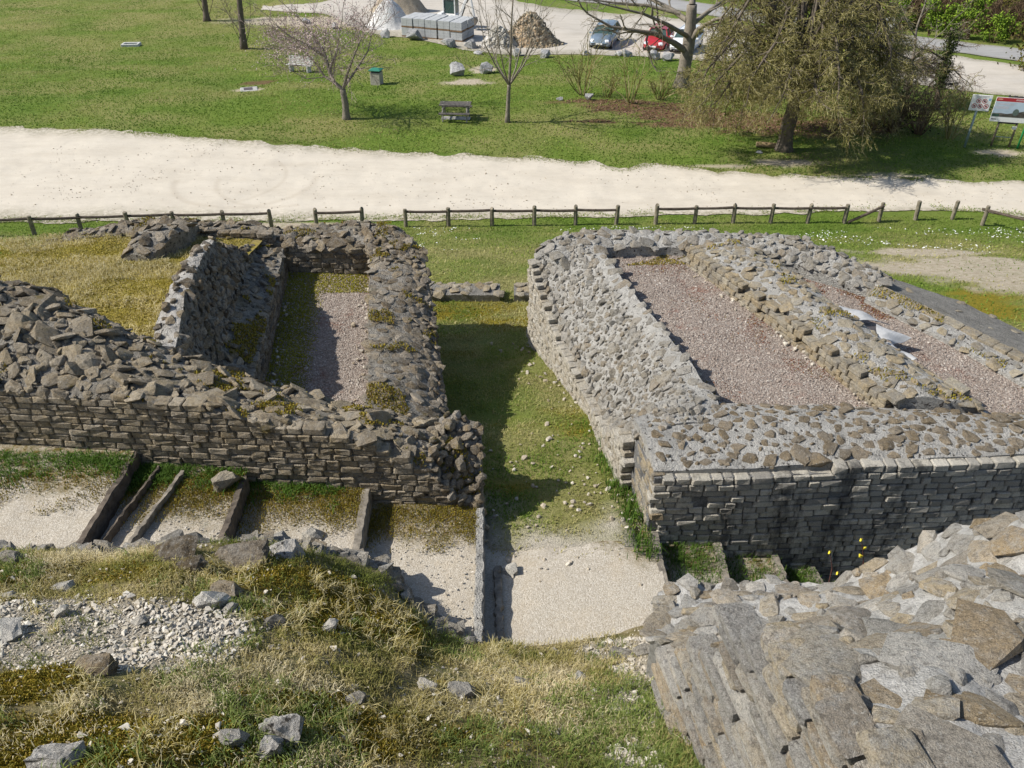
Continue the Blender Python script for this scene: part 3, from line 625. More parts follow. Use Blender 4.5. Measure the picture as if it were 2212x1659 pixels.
i_l = [V3(6.95, 13.75, 5.22), V3(7.5, 12.9, 5.22), V3(8.1, 11.9, 5.2), V3(8.6, 10.9, 5.2), V3(9.3, 9.7, 5.2)]; i_r = [V3(7.35, 14.1, 5.3), V3(7.95, 13.2, 5.28), V3(8.6, 12.15, 5.27), V3(9.2, 11.1, 5.26), V3(9.9, 9.9, 5.26)]
pI = Patch(i_l, i_r, .02, .05, 2.4, 39); pI.core('mortar_core', m_mort_r, I, 4.6); sI = Stones()
pI.scatter(sI, 'slab', .2, (.16, .3), .16, (.25, .4), .35, ((0, 1), (0, .5)), tries=7)
ir = [(p.x - .12, p.y - .08) for p in i_r]; courses(sI, ir, 5.2, 5.36, .14, (.22, .42), 1, rag=.0, depth=.22); sI.build(I, m_tan)
sl_a = [V3(7.45, 14.15, 5.24), V3(8.05, 13.25, 5.23), V3(8.7, 12.2, 5.22), V3(9.3, 11.15, 5.2), V3(10.0, 9.9, 5.2)]; sl_b = [V3(8.0, 15.2, 4.95), V3(9.3, 14.5, 4.75), V3(10.2, 13.2, 4.7), V3(11.0, 11.8, 4.7), V3(11.8, 10.2, 4.7)]
slab = wall('mortar_slab', 'flat dark grey mortar slab along the outer right edge of the ruin', (9, 13, 4)); ps = Patch(sl_a, sl_b, .03, .03, 2, 41); ps.core('slab_top', m_bedding, slab, 2.0)
sS = Stones(); ps.scatter(sS, 'slab', .55, (.12, .28), .05, (.2, .3), .38, tries=3); sS.build(slab, m_tan)
# threshold of flat stones across the passage mouth
thr = wall('stone_threshold', 'low broken stone threshold with a gap across the far passage mouth', (0, 18.6, 2.4))
for nm, (xa, xb) in (('threshold_left', (-2.3, -.32)), ('threshold_right', (.05, 1.6))):
    z_ = 2.72; pt = Patch([V3(xa, 18.35, z_), V3(xb, 18.35, z_)], [V3(xa, 18.95, z_ + .03), V3(xb, 18.95, z_ + .03)], .02, .04, 3, 44); pt.core(nm, m_bedding, thr, 2.0, .08)
    sT = Stones(); pt.scatter(sT, 'slab', .2, (.2, .38), .1, (.2, .35), .2, tries=7, prob=lambda P, u, v: 1 if P[0] > .1 else .35); sT.build(thr, m_tan)

# ------------------------------------------------------------------ gravel floors inside the ruin and the dry grass mound
def floor_grid(name, a, b, m, amp=.03, seed=3, step=.1, attrs=None, label='', cat='floor'):
    p = Patch(a, b, 0, amp, 1.4, seed); L = np.linalg.norm(p.a[0][-1] - p.a[0][0]); W = np.linalg.norm(p.b[0].mean(0) - p.a[0].mean(0)); nu, nv = int(L / step), int(W / step)
    U, Vv = np.meshgrid(np.linspace(0, 1, nu), np.linspace(0, 1, nv), indexing='ij'); P = p.ev(U, Vv).reshape(-1, 3)
    F_ = grid_faces(nu, nv); n = np.cross(P[F_[0, 1]] - P[F_[0, 0]], P[F_[0, 2]] - P[F_[0, 0]]); F_ = F_ if n[2] > 0 else F_[:, ::-1]
    o = mk(name, P, F_, m, smooth=True, attrs=attrs(P) if attrs else None); tag(o, label, cat, kind='structure'); return p
fl_l = floor_grid('gravel_floor', [V3(-4.98, 16.0, 4.7), V3(-4.2, 9.8, 4.72)], [V3(-2.9, 16.0, 4.7), V3(-2.2, 9.8, 4.72)], m_gravel_pink, .03, 51, label='sunken gravel and moss floor between the left walls')
fl_r = floor_grid('gravel_floor', [V3(1.5, 16.0, 5.2), V3(3.2, 9.6, 5.2)], [V3(4.3, 15.9, 5.22), V3(6.5, 9.6, 5.18)], m_gravel_pink, .03, 52, label='large pinkish gravel floor inside the right ruin')
fl_o = floor_grid('gravel_floor', [V3(4.7, 15.6, 5.25), V3(7.1, 9.5, 5.2)], [V3(7.05, 14.0, 5.12), V3(9.6, 9.6, 5.1)], m_gravel_pink, .03, 53, label='narrow outer gravel floor with loose sheets at right')
def mound_l(x, y): return 5.70 + .22 * np.exp(-((x + 7.5) / 2.5) ** 2 - ((y - 12.5) / 2.2) ** 2) - .07 * np.clip(y - 13, 0, 4) - .05 * np.clip(-9 - x, 0, 5) + .25 * np.clip((11.5 - y) / 1.5, 0, 1) * (x < -6.5) + (fbm(x * 1.2, y * 1.2, 61, 4) - .5) * .16
mx_, my_ = np.meshgrid(np.linspace(-12.5, -5.4, 120), np.linspace(9.9, 16.3, 110)); mx_, my_ = mx_.ravel(), my_.ravel()
def dryground_mat():
    n = NT('dry_mossy_ground', .95, .1)
    c = n.ramp(n.noise(3, 6, .7), [(.3, (.32, .255, .09)), (.5, (.42, .34, .13)), (.7, (.52, .45, .23))])
    c = n.mix(n.ramp(n.noise(.9, 5, .7, vec=n.scaled((.7, 1.6, 1))), [(.45, 0), (.6, .85)]), c, (.34, .27, .03))
    n.col(n.mix(1.0, c, n.ramp(n.noise(40, 3, .7), [(.25, .55), (.75, 1.25)]), 'MULTIPLY')); n.bump(n.noise(20, 6, .8), .9, .06); return n.m
m_dry = dryground_mat()
mz_ = mound_l(mx_, my_); mz_ = np.where(my_ > np.interp(mx_, [-12.5, -10.7, -9.6, -8.2, -5], [13.4, 15.0, 15.9, 16.2, 16.2]), 3.0, mz_)
mound_obj = mk('dry_grass_terrace', np.stack([mx_, my_, mz_], 1), grid_faces(110, 120), m_dry, smooth=True)
tag(mound_obj, 'golden dry grass terrace inside the left ruin', 'ground', kind='structure')

# ------------------------------------------------------------------ stepped gravel path and its timber risers
TREADS = [(-12, -5.6, 5.5), (-5.75, -3.95, 5.28), (-4.0, -2.2, 5.04), (-2.2, -.42, 4.76), (-.42, 2.35, 4.42), (2.3, 3.15, 4.12), (3.1, 3.95, 3.82), (3.9, 4.5, 3.52), (4.45, 5.1, 3.22), (5.05, 9, 2.92)]
# risers: (far point, near point) in plan, right edge of each tread
RIS = [((-5.52, 8.75), (-5.45, 6.0)), ((-3.88, 8.6), (-3.75, 5.6)), ((-2.08, 8.5), (-1.98, 5.4)), ((-.5, 8.42), (-.36, 5.0)), ((2.12, 8.3), (2.12, 5.2)), ((3.02, 8.3), (3.0, 5.2)), ((3.86, 8.35), (3.82, 5.2)), ((4.45, 8.4), (4.4, 5.2)), ((5.05, 8.45), (5.0, 5.2))]
RIS[0] = (tuple(at(292, 980, 5.5)[:2]), tuple(at(120, 1265, 5.5)[:2])); RIS[1] = (tuple(at(528, 1032, 5.28)[:2]), tuple(at(465, 1200, 5.28)[:2]))
RIS[2] = (tuple(at(792, 1062, 5.02)[:2]), tuple(at(758, 1255, 5.02)[:2])); RIS[3] = (tuple(at(1036, 1105, 4.72)[:2]), tuple(at(1034, 1420, 4.72)[:2]))
for k, (p, q, z) in enumerate([((1416, 1168), (1444, 1300), 4.42), ((1548, 1172), (1578, 1290), 4.12), ((1672, 1198), (1716, 1310), 3.82), ((1748, 1222), (1812, 1330), 3.52), ((1832, 1250), (1868, 1330), 3.22)]):
    a, b = at(*p, z), at(*q, z); d = (a - b).normalized(); RIS[4 + k] = (tuple((a + d * .15)[:2]), tuple(b[:2]))
def line_x(r, y): (x0, y0), (x1, y1) = r; return x0 + (x1 - x0) * (y - y0) / (y1 - y0)
yy = np.linspace(4.6, 9.15, 70)
for k, (xa, xb, z) in enumerate(TREADS):
    la = np.full_like(yy, xa) if k == 0 else np.array([line_x(RIS[k - 1], y) for y in yy]) - .03
    lb = np.full_like(yy, xb) if k == len(TREADS) - 1 else np.array([line_x(RIS[k], y) for y in yy])
    nn = max(8, int((np.mean(lb) - np.mean(la)) / .06)); t = np.linspace(0, 1, nn)[None]; X = la[:, None] * (1 - t) + lb[:, None] * t; Y = np.repeat(yy[:, None], nn, 1)
    far = np.clip((Y - 8.0) / .6, 0, 1)
    Zt = z + (fbm(X * 1.5, Y * 1.5, 71 + k, 4) - .5) * .07 - .05 * t * (k > 0) + .05 * far
    g = np.clip((Y - 7.7 + (fbm(X * 1.6, Y * 1.6, 5, 4) - .5) * 1.3) / .45, 0, 1)
    if k == 4: g = g * (X > 1.2); Zt = np.where(Y > 8.05 + (fbm(X * 2, Y * 2, 6, 3) - .5) * .9, np.minimum(Zt, T(X, Y) - .05), T(X, Y) + .015)
    if k == 4: ed_ = 7.75 + (fbm(X * 2, Y * 2, 6, 3) - .5) * .9; Zt = T(X, Y) + .015 - .08 * np.clip((Y - ed_) / .5, 0, 1)
    if k > 4: g = np.clip(g + .55 * (fbm(X * 2, Y * 2, 8, 3) > .48), 0, 1)
    o = mk('stepped_path', np.stack([X.ravel(), Y.ravel(), Zt.ravel()], 1), grid_faces(70, nn), None, smooth=True, attrs={'moss': g.ravel()})
    TREADS[k] = (xa, xb, z, o)
    tag(o, ['highest gravel step at the left edge', 'second gravel step from the left', 'third gravel step from the left', 'gravel step just left of the passage', 'wide gravel landing in front of the passage', 'first grassy gravel step right of the passage', 'second grassy step below the dark wall', 'third grassy step below the dark wall', 'fourth grassy step below the dark wall', 'lowest step at the foot of the dark wall'][k], 'step', kind='structure')
def path_mat():
    n = NT('pale_path_gravel_mossy', .95, .15); x = n.n('ShaderNodeTexVoronoi'); x.inputs['Scale'].default_value = 75; n.L(n.pos, x.inputs['Vector'])
    sep = n.n('ShaderNodeSeparateColor'); n.L(x.outputs['Color'], sep.inputs[0])
    c = n.ramp(sep.outputs[0], [(0, (.34, .295, .23)), (.35, (.42, .375, .305)), (.7, (.48, .435, .36)), (1, (.58, .535, .46))])
    c = n.mix(n.ramp(x.outputs['Distance'], [(.35, 0), (.9, .3)]), c, (.30, .265, .21))
    c = n.mix(n.ramp(n.noise(1.6, 6, .7), [(.5, 0), (.78, .6)]), c, (.44, .36, .25))
    c = n.mix(n.math('MULTIPLY', n.attr('moss'), n.ramp(n.noise(7, 6, .8), [(.35, .1), (.6, 1)])), c, n.ramp(n.noise(11, 5, .7), [(.3, (.06, .065, .012)), (.6, (.15, .10, .025)), (.8, (.20, .15, .03))]))
    n.col(c); n.bump(n.math('ADD', n.math('MULTIPLY', x.outputs['Distance'], -1.0), n.math('MULTIPLY', n.noise(14, 5, .7), 2.0)), .45, .012); return n.m
m_path = path_mat()
for t_ in TREADS: t_[3].data.materials.append(m_path)
sleeper_lab = ['split dark timber riser at the top step, left', 'short dark timber riser second from the left', 'smooth grey timber riser third from the left', 'crumbling stone riser left of the landing', 'grey timber edging at the right end of the landing', 'second timber riser right of the landing', 'third timber riser right of the landing', 'fourth timber riser right of the landing', 'reddish lowest timber riser near the grey rubble']
def timber(a, b, z, wd, h, m, name, lab, seed, rough=.02, nseg=26):
    r = random.Random(seed); a = Vector((*a, 0)); b = Vector((*b, 0)); d = (b - a); L = d.length; d.normalize(); s = Vector((d.y, -d.x, 0)); V = []; prof = [(-.5, -1), (-.5, -.1), (-.38, 0), (.38, 0), (.5, -.1), (.5, -1)]
    for i in range(nseg + 1):
        p = a + d * (L * i / nseg); wj = r.uniform(-rough, rough)
        for u, q in prof: V.append(p + s * (u * wd + wj + r.uniform(-rough, rough) * .4) + Vector((0, 0, z + q * h + r.uniform(-rough, rough) * .7)))
    k = len(prof); Q = [(i * k + j, (i + 1) * k + j, (i + 1) * k + j + 1, i * k + j + 1) for i in range(nseg) for j in range(k - 1)] + [tuple(range(k))[:4], tuple(range(nseg * k, nseg * k + 4))]
    mb = MB(); mb.add(V, Q); o = mb.build(name, m, None); tag(o, lab, 'timber' if 'timber' in name else 'riser', 'risers of the stepped path'); return o
ml = [m_wood_dark, m_wood_dark, m_wood_old, m_mort_r, m_wood_old, m_wood_old, m_wood_old, m_wood_old, plain('reddish_timber', (.23, .13, .075), .9, .15, .3, 9, bump=.5)]
for k, r_ in enumerate(RIS):
    z = TREADS[k][2]
    a, b = r_
    timber(a, b, z + .035, (.10, .10, .13, .12, .12, .13, .12, .12, .06)[k], .36, ml[k], 'stone_riser' if k == 3 else 'timber_riser', sleeper_lab[k], 500 + k, (.016, .014, .008, .016, .014, .014, .014, .014, .01)[k])
timber(tuple(at(395, 1018, 5.36)[:2]), tuple(at(250, 1215, 5.36)[:2]), 5.38, .06, .12, m_wood_old, 'fallen_timber_strip', 'loose grey timber strip leaning below the top riser', 611, .015)
timber(tuple(at(345, 1010, 5.36)[:2]), tuple(at(215, 1180, 5.36)[:2]), 5.40, .035, .14, m_wood_dark, 'fallen_timber_strip', 'thin dark timber sliver beside the top riser', 612, .012)
timber(tuple(at(1075, 1230, 4.45)[:2]), tuple(at(1080, 1410, 4.45)[:2]), 4.52, .1, .2, m_wood_old, 'timber_riser', 'half-buried rotten timber right of the crumbling riser', 613, .02)

# ------------------------------------------------------------------ foreground grassy bank
EDGE = [(-420, 1215, 6.2), (-120, 1205, 6.15), (0, 1196, 6.08), (160, 1200, 6.0), (300, 1190, 5.95), (420, 1178, 5.92), (560, 1172, 5.75), (660, 1186, 5.58), (760, 1205, 5.3), (832, 1228, 5.12), (868, 1285, 4.98), (930, 1345, 4.88), (1010, 1390, 4.84), (1150, 1393, 4.9), (1300, 1378, 4.9), (1390, 1352, 4.92), (1450, 1345, 5.0), (1560, 1345, 5.1), (1900, 1360, 5.3), (2400, 1400, 5.5)]
EW = np.array([tuple(at(*e)) for e in EDGE])
SX = np.linspace(-10, 6, 321); SB = np.interp(SX, EW[:, 0], EW[:, 2]) + np.interp(SX, [-5, -2.5, -.3, .5], [.54, .54, .66, .69]) * np.interp(SX, EW[:, 0], EW[:, 1])
kr_ = np.exp(-(np.arange(-60, 61) * .05 / 1.0) ** 2 / 2); SB = np.convolve(np.pad(SB, 60, 'edge'), kr_ / kr_.sum(), 'valid')
def bank(x, y):
    ye = np.interp(x, EW[:, 0], EW[:, 1]); ze = np.interp(x, EW[:, 0], EW[:, 2]); d = ye - y
    z = ze + np.interp(x, [-5, -2.5, -.3, .5], [.54, .54, .66, .69]) * d - .22 * (1 - np.exp(-np.clip(d, 0, 9) / .35)) * 0 + .16 * np.exp(-((d - .7) / .6) ** 2) * (x < -1)
    z = z + (np.interp(x, SX, SB) - (ze + np.interp(x, [-5, -2.5, -.3, .5], [.54, .54, .66, .69]) * ye)) * np.clip(d / .9, 0, 1)
    return z + (fbm(x * 1.1, y * 1.1, 91, 5) - .5) * .30 * np.clip(d / .5, .15, 1) + (fbm(x * 4, y * 4, 92, 3) - .5) * .07
bx = np.linspace(-9, 5, 300); bt = np.linspace(0, 1, 150) ** 1.25
YE = np.interp(bx, EW[:, 0], EW[:, 1]); BX, BT = np.meshgrid(bx, bt, indexing='ij'); BY = YE[:, None] * (1 - BT) + .2 * BT
BZ = bank(BX, BY)
def bk(px, py):                      # point of the bank seen at a survey position
    z = 6.0
    for i in range(25):
        p = at(px, py, z); z += .5 * (float(bank(p.x, p.y)) - z)
    return at(px, py, z)
RUB = [((120, 1350), 1.35, .55), ((330, 1380), 1.0, .6), ((40, 1400), .9, .4), ((1390, 1450), .42, .38), ((1350, 1400), .5, .22), ((1400, 1520), .35, .5), ((1380, 1650), .3, .4)]
rub_w = [(bk(*p), a, b) for p, a, b in RUB]
MOSS = [((150, 1240), 2.2, .35), ((450, 1255), 1.0, .25), ((760, 1300), 1.0, .5), ((640, 1330), .6, .3), ((120, 1600), 1.0, .5), ((420, 1590), .8, .3), ((860, 1350), .5, .35), ((60, 1480), .5, .25), ((800, 1560), .8, .4), ((20, 1650), .7, .5)]
moss_w = [(bk(*p), a, b) for p, a, b in MOSS]
def fmask(x, y, L, seed, rag):
    m = np.zeros_like(x)
    for i, (c, a, b) in enumerate(L): m = np.maximum(m, soft(x * 1.0, y, c, a, b, seed + i, rag))
    return m
def rub_f(x, y): return np.clip(fmask(x, y, rub_w, 130, .35) - .15 * (fbm(x * 5, y * 5, 3, 3) > .55), 0, 1)
def bmoss_f(x, y): return np.clip(fmask(x, y, moss_w, 160, .5) * 1.1 + (fbm(x * 1.3, y * 1.3, 164, 4) - .55) * 3.0, 0, 1) * (1 - rub_f(x, y) * .9)
V = np.stack([BX, BY, BZ], -1).reshape(-1, 3); ni, nj = BX.shape; Fq = grid_faces(ni, nj)[:, ::-1]
first = np.arange(ni) * nj; low = V[first].copy(); low[:, 2] = 2.5; low[:, 1] -= .05; k0 = len(V); j = np.arange(ni - 1)
Fs = np.stack([first[j], first[j + 1], k0 + j + 1, k0 + j], 1); VV = np.concatenate([V, low])
def bank_mat():
    n = NT('grassy_bank_soil', .95, .1)
    c = n.ramp(n.noise(4, 6, .75), [(.3, (.20, .165, .065)), (.5, (.36, .295, .15)), (.72, (.50, .42, .27))])
    c = n.mix(n.ramp(n.noise(2.2, 5, .7), [(.48, 0), (.65, .7)]), c, (.15, .18, .05))
    c = n.mix(n.attr('moss'), c, n.ramp(n.noise(12, 5, .75), [(.3, (.14, .11, .012)), (.55, (.29, .22, .02)), (.75, (.40, .30, .035))]))
    c = n.mix(n.math('MULTIPLY', n.attr('rubble'), .85), c, n.ramp(n.noise(14, 5, .7), [(.3, (.42, .37, .29)), (.7, (.66, .61, .53))]))
    n.col(n.mix(1.0, c, n.ramp(n.noise(60, 3, .7), [(.25, .5), (.75, 1.25)]), 'MULTIPLY')); n.bump(n.noise(30, 6, .8), 1, .05); return n.m
ba = lambda f: f(VV[:, 0], VV[:, 1])
bank_o = mk('grassy_bank', VV, [Fq, Fs], bank_mat(), smooth=True, attrs={'moss': ba(bmoss_f), 'rubble': ba(rub_f)})
tag(bank_o, 'mossy grassy bank with loose stones in the foreground', 'ground', kind='structure')

# ------------------------------------------------------------------ foreground right masonry mass
CTL = [(1425, 1300, 5.75), (1440, 1362, 5.95), (1520, 1275, 5.75), (1600, 1265, 5.75), (1700, 1275, 5.8), (1780, 1300, 5.85), (1620, 1340, 6.15), (1700, 1340, 6.35), (1560, 1362, 6.2), (1790, 1350, 6.7), (1860, 1300, 6.5), (1900, 1245, 6.55), (1960, 1200, 6.85), (2050, 1160, 7.2), (2130, 1125, 7.6), (2212, 1098, 8.0), (2330, 1060, 8.4),
       (1850, 1340, 7.4), (1990, 1300, 7.6), (2100, 1240, 7.9), (2212, 1250, 8.4), (1800, 1400, 8.7), (1880, 1420, 9.0), (1990, 1450, 9.12), (2212, 1400, 9.05), (1990, 1659, 9.2), (2212, 1659, 9.3), (2100, 1540, 9.2), (1760, 1385, 8.3), (2500, 1400, 9.2), (2500, 1700, 9.3), (1650, 1385, 7.3), (1560, 1390, 6.9)]
CW = np.array([tuple(at(*c)) for c in CTL])
def mass(x, y):
    x = np.asarray(x, float); y = np.asarray(y, float); d2 = (x[..., None] - CW[:, 0]) ** 2 + (y[..., None] - CW[:, 1]) ** 2 + .09
    wgt = d2 ** -1.7; return (wgt * CW[:, 2]).sum(-1) / wgt.sum(-1) + (fbm(x * 3, y * 3, 211, 4) - .5) * .16
fa, fb = at(1490, 1400, 7.0), at(1580, 1620, 7.0)
fdir = Vector((fb.x - fa.x, fb.y - fa.y, 0)).normalized()
def face_x(y): return np.where(y < 4.45, fa.x + (fa.y - y) * (-fdir.x / fdir.y), np.interp(y, [4.45, 5.0, 5.2, 5.6], [fa.x + (fa.y - 4.45) * (-fdir.x / fdir.y), 1.42, 1.38, 1.5]))
far_px = [(x_, y_ + (14 if x_ < 1800 else 8), z_ - .08) for x_, y_, z_ in [(1418, 1285, 5.7), (1460, 1268, 5.72), (1560, 1262, 5.75), (1640, 1262, 5.75), (1740, 1272, 5.8), (1790, 1285, 5.9), (1850, 1262, 6.2), (1905, 1225, 6.6), (1975, 1185, 6.9), (2060, 1142, 7.25), (2140, 1112, 7.65), (2212, 1088, 8.05), (2330, 1050, 8.4), (2600, 1000, 8.8)]]
FW = np.array([tuple(at(*c)) for c in far_px])
nU, nV = 220, 170
tU = np.linspace(0, 1, nU); dW = np.r_[0, np.cumsum(np.linalg.norm(np.diff(FW[:, :2], axis=0), axis=1))]; fx = np.interp(tU * dW[-1], dW, FW[:, 0]); fy = np.interp(tU * dW[-1], dW, FW[:, 1])
# the near border runs along the left face, then far to the right behind the camera's view
nyv = np.interp(tU, [0, .12, 1], [5.05, 4.4, -.6]); nyv = 5.05 - 5.6 * tU ** 1.0
nxv = face_x(nyv) + .0 * tU
tv = np.linspace(0, 1, nV)
MX = fx[:, None] * tv + nxv[:, None] * (1 - tv); MY = fy[:, None] * tv + nyv[:, None] * (1 - tv); MZ = mass(MX, MY)
J = wall('ruined_wall', 'massive grey masonry wall in the right foreground with thin tilted courses', (2.6, 3.6, 5), GRP)
Vm = np.stack([MX, MY, MZ], -1).reshape(-1, 3); idm = np.arange(nU * nV).reshape(nU, nV); ring = np.r_[idm[:, 0], idm[-1, 1:], idm[-2::-1, -1], idm[0, -2:0:-1]]
lowm = Vm[ring].copy(); lowm[:, 2] = 2.5; k0 = len(Vm); n_ = len(ring); jj = np.arange(n_)
mk('mortar_core', np.concatenate([Vm, lowm]) - np.array(J.location), [grid_faces(nU, nV)[:, ::-1], np.stack([ring[jj], ring[(jj + 1) % n_], k0 + (jj + 1) % n_, k0 + jj], 1)], m_mort_f, J, smooth=True)
sJ = Stones(); sJb = Stones(); cells = {}
def near_ok(p, sp):
    c = (int(p[0] // .5), int(p[1] // .5))
    for a in (-1, 0, 1):
        for b in (-1, 0, 1):
            for q in cells.get((c[0] + a, c[1] + b), ()):
                if (p[0] - q[0]) ** 2 + (p[1] - q[1]) ** 2 + (p[2] - q[2]) ** 2 < sp ** 2: return False
    cells.setdefault(c, []).append(p); return True
for i in range(14000):
    u, v = random.randrange(2, nU - 2), random.randrange(3, nV - 2); p = Vm[idm[u, v]]
    if p[1] < 1.2 or p[0] > 6.5: continue
    big = p[2] > 8.2
    sp = .37 if big else .27
    if not near_ok(p, sp): continue
    n = Vector((-(mass(p[0] + .08, p[1]) - mass(p[0] - .08, p[1])) / .16, -(mass(p[0], p[1] + .08) - mass(p[0], p[1] - .08)) / .16, 1)) * .8 + Vector((random.gauss(0, .1), random.gauss(0, .1), .4))
    sz = random.uniform(.36, .66) if big else random.uniform(.26, .5); sz = min(sz, .2 + .02 * (nV - v)); th = sz * random.uniform(.16, .28); an = random.gauss(2.2, .7)
    (sJb if random.random() < (.75 if p[2] > 8.85 else .3) else sJ).put('slab', frame(Vector((math.cos(an), math.sin(an), 0)), n, (sz, sz * random.uniform(.5, .85), th), Vector(p) + n.normalized() * th * random.uniform(-.2, .14)))
for i in range(6000):
    u, v = random.randrange(2, nU - 2), random.randrange(3, nV - 2); p = Vm[idm[u, v]]
    if p[1] < 1.2 or p[0] > 6.5 or not near_ok(p, .17): continue
    if random.random() < .6:
        n = Vector((-(mass(p[0] + .08, p[1]) - mass(p[0] - .08, p[1])) / .16, -(mass(p[0], p[1] + .08) - mass(p[0], p[1] - .08)) / .16, 1)) + Vector((random.gauss(0, .15), random.gauss(0, .15), 0)); sz = random.uniform(.15, .28); sJ.put('slab', frame(Vector((random.gauss(0, 1), random.gauss(0, 1), 0.01)), n, (sz, sz * .75, sz * .35), Vector(p))); continue
    sz = random.uniform(.08, .17); sJ.put('rubble', frame(Vector((random.gauss(0, 1), random.gauss(0, 1), 0.01)), Vector((random.gauss(0, .4), random.gauss(0, .4), 1)), (sz, sz * .8, sz * .6), Vector(p)))
yl = np.linspace(4.42, .9, 40); path = [(float(face_x(np.array(y))), float(y)) for y in yl]; dl = lerp_path(path)
mj = stone_mat('foreground_limestone', [(.44, .42, .38), (.54, .44, .29), (.36, .345, .31), (.64, .60, .53), (.47, .36, .22), (.31, .295, .27), (.52, .48, .41)], .6, .5, sc=1.2, grey=(.46, .45, .42), ld=.25)
sJ.build(J, mj); sJ = Stones(); sJb.build(J, stone_mat('brown_slab_stone', [(.36, .275, .165), (.43, .35, .235), (.40, .36, .30), (.50, .41, .28), (.33, .25, .155)], .6, .5, sc=1.2, grey=(.44, .42, .38), gf=.35, ld=.25), name='slab_stone')
courses(sJ, path, lambda s: float(bank(*[np.array(q) for q in (np.interp(s, dl, [p[0] for p in path]), np.interp(s, dl, [p[1] for p in path]))])) - .3,
        lambda s: float(mass(np.array(np.interp(s, dl, [p[0] for p in path]) + .05), np.array(np.interp(s, dl, [p[1] for p in path])))) + .03, .085, (.24, .62), -1, proud=.04, depth=.26, rag=.05, skip=.02, gap=.02, pj=.03, rj=.045)
sJ.build(J, mj, name='facing_stone')

# ------------------------------------------------------------------ broken wall edge of the bank, loose stones
K = wall('ruined_wall', 'broken remnant of wall along the edge of the grassy bank', (-3.2, 6.6, 5), GRP); sK = Stones()
random.seed(33)
for i in range(330):
    t = random.random(); px = np.interp(t, [0, .35, .7, .9, 1], [0, 380, 840, 960, 1010]); py = np.interp(px, [e[0] for e in EDGE], [e[1] for e in EDGE]); z = np.interp(px, [e[0] for e in EDGE], [e[2] for e in EDGE])
    p = at(px, py + random.uniform(-6, 16), z - random.uniform(-.02, .35) * (px > 600)); s = random.choice((.1, .14, .18, .24, .3)) * random.uniform(.8, 1.2)
    sK.put(random.choice(('rubble', 'slab')), frame(Vector((random.gauss(0, 1), random.gauss(0, 1), 0)), Vector((random.gauss(0, .35), random.gauss(-.1, .35), 1)), (s, s * random.uniform(.6, 1), s * random.uniform(.4, .7)), p))
for i in range(300):
    px = np.interp(random.random(), [0, .45, .8, 1], [540, 850, 950, 1015]); py = np.interp(px, [e[0] for e in EDGE], [e[1] for e in EDGE]); z = np.interp(px, [e[0] for e in EDGE], [e[2] for e in EDGE]); p = at(px + random.gauss(0, 5), py + random.uniform(-3, 12), z + random.uniform(-.22, .1)); s = random.uniform(.1, .26)
    sK.put(random.choice(('rubble', 'slab')), frame(Vector((random.gauss(0, 1), random.gauss(0, 1), 0)), Vector((random.gauss(.2, .4), random.gauss(.1, .4), 1)), (s, s * random.uniform(.6, 1), s * random.uniform(.4, .75)), p))
sK.build(K, m_grey)
BIG = [(375, 1208, .60, .2, 'wide brown slab at the edge of the bank', m_warm, 'slab'), (515, 1216, .62, .2, 'broad brown slab with pale lichen rings on the bank edge', m_warm, 'slab'), (415, 1230, .34, .17, 'dark pointed stone wedged between the two brown slabs', m_warm, 'rubble'), (615, 1195, .42, .3, 'knobbly pale mortar lump at the bank edge', m_crest, 'rubble'), (675, 1160, .3, .2, 'rounded pale stone lying on the third step', m_pale, 'rubble'),
       (460, 1300, .36, .28, 'large cream stone in the middle of the mossy bank', m_pale, 'rubble'), (490, 1282, .3, .18, 'grey brown stone leaning behind the large cream stone', m_warm, 'slab'), (500, 1318, .16, .12, 'small white stone right of the large cream stone', m_pale, 'rubble'), (140, 1272, .24, .16, 'cream stone in golden moss near the left edge', m_pale, 'rubble'), (30, 1210, .27, .22, 'grey stone on the bank edge beside the top step', m_grey, 'rubble'), (18, 1288, .15, .1, 'white stone in moss at the left frame edge', m_pale, 'rubble'), (133, 1325, .15, .16, 'upright white stone above the rubble patch', m_pale, 'rubble'),
       (303, 1345, .17, .14, 'pale wedge stone at the right of the rubble patch', m_pale, 'rubble'), (365, 1447, .14, .08, 'lone oval white stone in the grass', m_pale, 'pebble'), (593, 1352, .24, .16, 'speckled pale stone in brown moss', m_grey, 'rubble'), (710, 1357, .2, .16, 'pale stone in the dark moss right of centre', m_pale, 'rubble'), (605, 1590, .32, .26, 'craggy pale tufa rock standing in the grass', m_crest, 'rubble'), (578, 1622, .22, .18, 'lower half of the craggy tufa outcrop', m_crest, 'rubble'), (505, 1600, .2, .2, 'dark craggy stone left of the tufa rock', m_grey, 'rubble'), (130, 1650, .38, .22, 'grey mortar boulder at the bottom left edge', m_crest, 'rubble'),
       (995, 1497, .28, .16, 'grey flat stone embedded in grass at centre', m_grey, 'rubble'), (920, 1487, .2, .12, 'pale stone left of the flat grey stone', m_pale, 'slab'), (770, 1515, .2, .15, 'dark grey stone in the grass below the moss', m_grey, 'rubble'), (1340, 1420, .28, .12, 'flat grey stone above the pebble patch', m_grey, 'slab'), (1390, 1408, .22, .18, 'dark angular stone at the top of the pebbles', m_grey, 'rubble'), (1250, 1470, .22, .14, 'grey stone among green tufts', m_grey, 'rubble'), (1100, 1235, .24, .14, 'pale stone on the gravel landing near the riser', m_pale, 'rubble'), (490, 1040, .4, .3, 'tan boulder at the foot of the wall on the second step', m_tan, 'rubble'), (205, 1450, .34, .16, 'brown flat stone below the rubble patch', m_warm, 'slab'), (1130, 1480, .22, .12, 'worn pale stone in the middle of the grass', m_grey, 'slab'), (20, 1370, .3, .16, 'pale slab at the left end of the rubble patch', m_pale, 'slab')]
